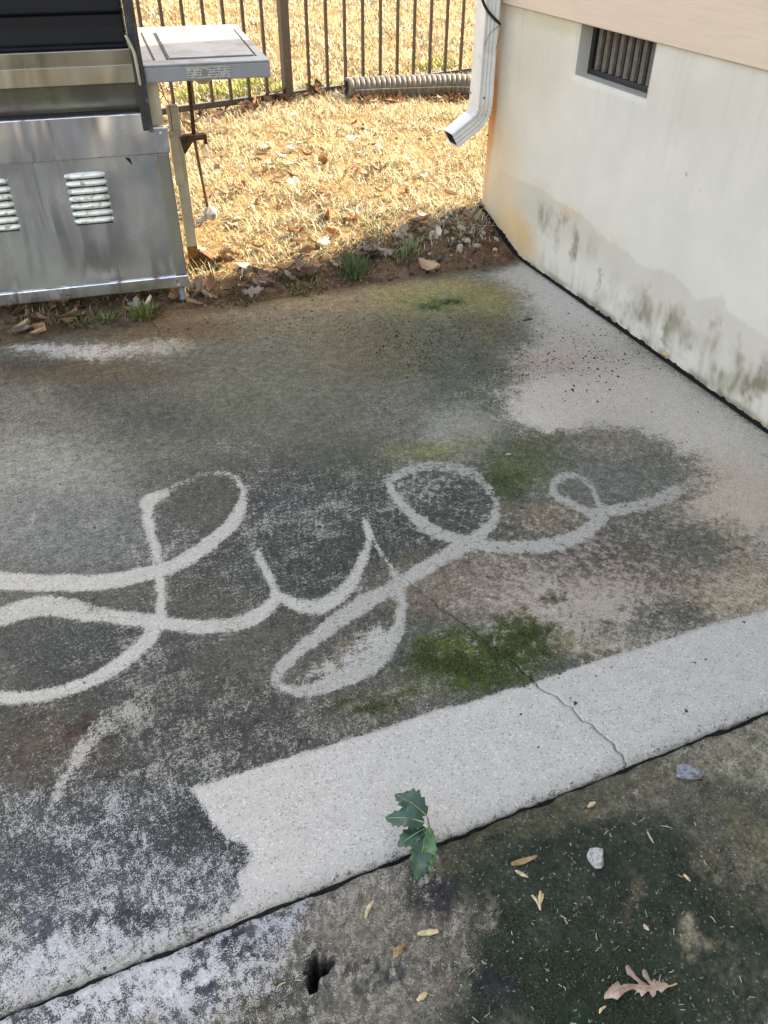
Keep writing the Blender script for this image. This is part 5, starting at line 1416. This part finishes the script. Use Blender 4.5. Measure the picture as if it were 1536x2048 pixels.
# straw slivers and grass clippings on near slab
V = []; F = []
for _ in range(300):
    u, v = random.uniform(560, 1536), random.uniform(1560, 2048)
    if random.random() < 0.5: u, v = random.gauss(1180, 170), random.gauss(1860, 110)
    p = gn(u, v)
    if p[1] > YJ - 0.02 or p[1] < 0.2 or p[0] > 1.5: continue
    L = abs(random.gauss(0.003, 0.004)) + 0.0015; a = random.uniform(0, 6.28); w = random.uniform(0.0003, 0.0006); ca, sa = math.cos(a), math.sin(a); bnd = random.gauss(0, 0.10) * L
    b = len(V)
    for t_ in (0, .5, 1):
        cx_, cy_ = p[0] + ca * L * t_ - sa * bnd * (1 - abs(2 * t_ - 1)), p[1] + sa * L * t_ + ca * bnd * (1 - abs(2 * t_ - 1))
        V += [(cx_ + sa * w, cy_ - ca * w, ZN + .0015), (cx_ - sa * w, cy_ + ca * w, ZN + .0028)]
    F += [(b, b + 1, b + 3, b + 2), (b + 2, b + 3, b + 5, b + 4)]
o = obj('straw_bits', np_mesh('straw_bits', np.array(V), np.array(F)), MAT['straw']); tag(o, 'tiny pale straw clippings on the near slab', kind='stuff')

# single husks, straws and sticks on the near slab
def husk(pts, w, mat, name, label, cat, lift=0.004):
    c = catmull([gn(u, v) + np.array([0, 0, lift]) for u, v in pts], 5); n_ = len(c)
    w *= 0.72
    r = [w * (0.22 + 0.78 * math.sin(math.pi * (i + .6) / (n_ + .2)) ** .8) * random.uniform(.8, 1.2) for i in range(n_)]
    mb = MB().tube(c, r, 7)
    for i, q in enumerate(mb.v):
        z0 = ZN + lift; mb.v[i] = (q[0], q[1], ZN + 0.001 + max(0, (q[2] - z0) * 0.6 + w * 0.5))
    return tag(mb.build(name, MAT[mat], None, True), label, cat)
husk([(731, 1838), (736, 1820), (747, 1803)], 0.0048, 'husk', 'seed_husk', 'slim straw-coloured husk left of the holly sprig', 'seed husk')
husk([(787, 1918), (797, 1903), (809, 1890)], 0.008, 'husk_dark', 'seed_husk', 'split reddish-brown husk below the slim husk', 'seed husk')
husk([(835, 1870), (855, 1867), (877, 1864)], 0.0075, 'husk', 'seed_husk', 'fat tan husk with dark speck, lying level', 'seed husk')
husk([(834, 2003), (844, 1995), (853, 1987)], 0.0062, 'husk', 'seed_husk', 'short tan husk near the bottom edge', 'seed husk')
husk([(1022, 1730), (1042, 1726), (1074, 1714)], 0.0075, 'husk_dark', 'dead_leaf', 'small rolled dark leaf left of the whitish stone', 'leaf')
husk([(1030, 1742), (1040, 1748), (1056, 1756)], 0.0048, 'husk', 'seed_husk', 'pointed pale husk just under the rolled dark leaf', 'seed husk')
husk([(1175, 1616), (1182, 1611), (1190, 1606)], 0.006, 'husk', 'seed_husk', 'stubby tan husk close to the joint', 'seed husk')
husk([(1294, 1664), (1300, 1676), (1307, 1688)], 0.0034, 'straw', 'straw', 'straight pale straw between the two stones', 'straw')
husk([(1287, 1850), (1291, 1856), (1297, 1862)], 0.0048, 'husk', 'wood_chip', 'tiny orange wood chip on dark algae', 'wood chip')
husk([(1366, 1750), (1372, 1755), (1380, 1764)], 0.0042, 'husk', 'seed_husk', 'small yellow husk at right of the dark algae', 'seed husk')
husk([(868, 2006), (888, 1985), (902, 1962), (908, 1952)], 0.0016, 'twig', 'twig', 'thin grey twig at the bottom by the algae edge', 'twig')
husk([(936, 1952), (946, 1943), (950, 1938)], 0.0012, 'straw', 'straw', 'curved white straw beside the thin twig', 'straw')
husk([(553, 1980), (560, 1970), (571, 1966)], 0.0016, 'husk', 'straw', 'bent yellow straw left of the black hole', 'straw')
husk([(589, 1962), (597, 1961), (605, 1962)], 0.0014, 'straw', 'straw', 'short white straw beside the black hole', 'straw')
husk([(1198, 2028), (1202, 2020), (1212, 2013)], 0.003, 'husk', 'seed_husk', 'tiny curled husk below the oak leaf', 'seed husk')
husk([(1320, 1652), (1334, 1654), (1346, 1658)], 0.0014, 'straw', 'straw', 'pale forked straw above the straight straw', 'straw')
husk([(1208, 1670), (1213, 1665), (1217, 1661)], 0.0014, 'straw', 'straw', 'little green-white straw above the whitish stone', 'straw')
sg = empty('straw_sprig', tuple(gn(1078, 1820)), 'forked yellow straw sprig on the dark algae', 'straw')
for pts, w in (([(1080, 1822), (1073, 1806), (1062, 1795)], 0.0022), ([(1080, 1822), (1078, 1805), (1080, 1787)], 0.0026), ([(1079, 1812), (1083, 1800), (1085, 1792)], 0.0022)):
    c = catmull([gn(u, v) + np.array([0, 0, 0.003 + 0.003 * i]) for i, (u, v) in enumerate(pts)], 5)
    o = MB().tube(c, [w * (0.6 + .5 * math.sin(3.14 * i / len(c))) for i in range(len(c))], 6).build('stalk', MAT['husk'], sg, True)
    o.matrix_parent_inverse = Matrix.Translation(-sg.location)
# leaf stuck in wall joint, and chip
husk_p = [gz(1500, 828), gz(1508, 840), gz(1518, 850)]
c = catmull([q + np.array([0, 0, .012]) for q in husk_p], 5)
tag(MB().tube(c, [0.003, .004, .006, .007, .007, .007, .006, .005, .004, .003, .002][:len(c)], 6).build('dead_leaf', MAT['leaf_tan'], None, True), 'rolled tan leaf wedged in the tar at the wall foot', 'leaf')
c = catmull([gz(1322, 712) + np.array([0, 0, .012]), gz(1330, 717) + np.array([0, 0, .018]), gz(1336, 722) + np.array([0, 0, .012])], 5)
tag(MB().tube(c, [0.004, .006, .008, .009, .009, .008, .008, .007, .006, .005, .003][:len(c)], 6).build('dead_leaf', MAT['leaf_tan'], None, True), 'small tan leaf scrap on the tar halfway along the wall', 'leaf')

# ------------------------------------------------------------------ fallen oak leaf
OL = [(215, 740), (300, 620), (440, 505), (460, 520), (500, 585), (560, 545), (650, 530), (790, 545), (810, 525), (760, 470), (700, 410), (650, 385), (625, 390), (600, 320), (590, 230), (640, 190), (690, 230), (740, 310), (770, 380), (860, 490), (930, 525), (960, 555), (1030, 560), (980, 490), (930, 440), (890, 390), (875, 300), (905, 265), (950, 290), (990, 370), (1020, 440), (1075, 470), (1070, 430), (1095, 405), (1125, 440), (1170, 455), (1230, 490), (1290, 520), (1340, 575), (1270, 610), (1190, 680), (1170, 640), (1150, 620), (1110, 640), (1115, 700), (1060, 750), (1020, 700), (1000, 660), (950, 670), (900, 720), (850, 755), (830, 680), (790, 670), (740, 720), (780, 640), (720, 610), (640, 640), (570, 690), (500, 770), (430, 840), (360, 800), (310, 790), (225, 795)]
opx = lambda x, y: (1180 + x / 8.533, 1910 + y / 8.533)
out = [gn(*opx(*q)) for q in OL]
c0 = gn(*opx(780, 560))
def oz(x, y):
    r = math.hypot(x - c0[0], y - c0[1])
    return ZN + 0.008 + 1.6 * r * r + 0.005 * math.sin(x * 130) * math.cos(y * 110) + 0.004 * math.sin(x * 60 + 1)
oak = empty('oak_leaf', tuple(c0), 'pinkish-brown fallen oak leaf with narrow lobes on the dark algae', 'leaf')
o = sheet('blade', out, oz, MAT['leaf_pink'], oak, 0.006, 0.0009); o.matrix_parent_inverse = Matrix.Translation(-oak.location)
mid = catmull([gn(*opx(*q)) for q in ((330, 720), (560, 610), (800, 590), (1050, 580), (1330, 580), (1450, 545))], 6)
mid[:, 2] = [oz(a, b) + 0.0006 for a, b in mid[:, :2]]
o = MB().tube(mid, np.linspace(0.0006, 0.0014, len(mid)), 5).build('midrib', MAT['leaf_tan'], oak, True); o.matrix_parent_inverse = Matrix.Translation(-oak.location)

# ------------------------------------------------------------------ holly sprig growing from the joint
hp = gn(866, 1690)
holly = empty('holly_seedling', (hp[0], YJ, -0.015), 'spiny green holly seedling growing out of the joint', 'plant')
hinv = Matrix.Translation(-holly.location)
def holly_leaf(u0, v0, z0, u1, v1, z1, wratio, mat, seed, fold=0.25, droop=0.0, name='leaf'):
    a = gz(u0, v0, z0); b = gz(u1, v1, z1); ax_ = b - a; L = np.linalg.norm(ax_); ax_ /= L
    side = np.cross(ax_, [0, 0, 1]); side /= np.linalg.norm(side); up = np.cross(side, ax_)
    rg_ = random.Random(seed); nt = 6; hw = wratio * L / 2
    def w_of(t): return hw * (math.sin(math.pi * min(1, max(0, t)) ** 0.85) ** 0.7)
    right_ = []; left_ = []
    for s_, lst in ((1, right_), (-1, left_)):
        for k in range(nt):
            t0_ = (k + 0.15) / nt; t1_ = (k + 0.85) / nt + rg_.uniform(-.02, .02)
            lst.append((t0_ * L, s_ * w_of(t0_) * 0.86)); lst.append((t1_ * L, s_ * (w_of(t1_) * 1.05 + 0.10 * hw)))
    outl = [(0, 0)] + right_ + [(L * 1.03, 0)] + left_[::-1]
    o = sheet(name, outl, lambda x, y: 0.0, MAT[mat], None, L / 12, 0.0007)
    for v_ in o.data.vertices:
        x, y = v_.co.x, v_.co.y; t_ = x / L
        h = fold * abs(y) + 0.10 * L * math.sin(t_ * 8 + seed * 2.1 + (1.3 if y > 0 else 0)) * abs(y) / hw - droop * L * t_ * t_ + 0.10 * L * math.sin(math.pi * t_)
        q = a + ax_ * x + side * y + up * h; v_.co = q
    o.parent = holly; o.matrix_parent_inverse = hinv
    vn = []
    for k in range(9):
        t_ = k / 8 * 0.97; vn.append(a + ax_ * t_ * L + up * (-droop * L * t_ * t_ + 0.10 * L * math.sin(math.pi * t_) + 0.0009))
    MB().tube(vn, np.linspace(0.0014, 0.0005, 9), 5).build('midrib', MAT['holly_vein'], o, True)
    return o
holly_leaf(853, 1632, 0.085, 792, 1590, 0.075, 0.60, 'holly', 1)
holly_leaf(849, 1645, 0.085, 773, 1637, 0.080, 0.62, 'holly', 2, 0.18)
holly_leaf(853, 1657, 0.070, 798, 1692, 0.050, 0.60, 'holly', 3, 0.2)
holly_leaf(855, 1658, 0.075, 832, 1762, 0.030, 0.42, 'holly', 4, 0.3, 0.08)
holly_leaf(858, 1652, 0.078, 860, 1746, 0.040, 0.30, 'holly_light', 5, 0.5, 0.1)
stp = catmull([np.array([hp[0], YJ, -0.02]), gz(864, 1690, 0.02), gz(860, 1665, 0.065), gz(857, 1645, 0.085), gz(855, 1634, 0.088)], 6)
o = MB().tube(stp, np.linspace(0.0022, 0.0012, len(stp)), 6).build('stem', MAT['twig'], holly, True); o.matrix_parent_inverse = hinv

# ------------------------------------------------------------------ raised moss and algae fuzz
def fuzz(name, blobs, n, ln, wd, cols, zs_, fn, label):
    X_, Y_ = [], []
    for (u, v), (ru, rv), w in blobs:
        c0_, du, dv = jac(u, v, lambda a, b: fn(a, b)[:2])
        m_ = int(n * w); a = RNG.normal(0, 0.5, m_) * ru; b = RNG.normal(0, 0.5, m_) * rv
        X_.append(c0_[0] + du[0] * a + dv[0] * b); Y_.append(c0_[1] + du[1] * a + dv[1] * b)
    x = np.concatenate(X_); y = np.concatenate(Y_)
    k = (fbm(x * 30, y * 30, 121, 4, 0.65) > RNG.uniform(0.40, 0.58, len(x))) & (np.abs(y - YJ) > 0.02)
    x, y = x[k], y[k]; m_ = len(x)
    az = RNG.uniform(0, 6.283, m_); L = RNG.uniform(0.5, 1.2, m_) * ln; W = RNG.uniform(0.6, 1.2, m_) * wd; H = RNG.uniform(0.3, 0.9, m_) * L
    v = np.zeros((m_, 3, 3)); ca, sa = np.cos(az), np.sin(az)
    v[:, 0] = np.stack([x - sa * W, y + ca * W, np.full(m_, zs_)], 1); v[:, 1] = np.stack([x + sa * W, y - ca * W, np.full(m_, zs_)], 1)
    v[:, 2] = np.stack([x + ca * L, y + sa * L, zs_ + H], 1)
    c = np.array(cols)[RNG.integers(0, len(cols), m_)] * RNG.uniform(0.6, 1.3, (m_, 1))
    b = np.arange(m_) * 3
    o = obj(name, np_mesh(name, v.reshape(-1, 3), np.stack([b, b + 1, b + 2], 1), False, {'tint': np.repeat(c, 3, 0)}), MAT['blade'])
    return tag(o, label, kind='stuff')
fuzz('moss', [((940, 1315), (110, 38), 1.0), ((1050, 1285), (60, 40), .4), ((870, 1310), (50, 26), .3), ((720, 1415), (60, 18), .25), ((1010, 960), (40, 20), .08), ((1100, 905), (70, 24), .05), ((868, 611), (26, 8), .12), ((905, 604), (22, 7), .08)], 11000, 0.0042, 0.0011,
     [alb(56, 70, 34), alb(78, 90, 46), alb(38, 50, 28), alb(100, 104, 54)], 0.0, gz, 'green moss crust growing on the slab')
fuzz('algae', [((1150, 1900), (260, 120), 1.0), ((1230, 2010), (220, 50), .5), ((1000, 1960), (110, 90), .3), ((1350, 1780), (130, 90), .3), ((960, 1670), (90, 26), .1)], 20000, 0.0036, 0.0008,
     [alb(40, 52, 36), alb(58, 72, 46), alb(34, 44, 36), alb(76, 84, 58)], ZN, gn, 'dark green algae fuzz on the near slab')
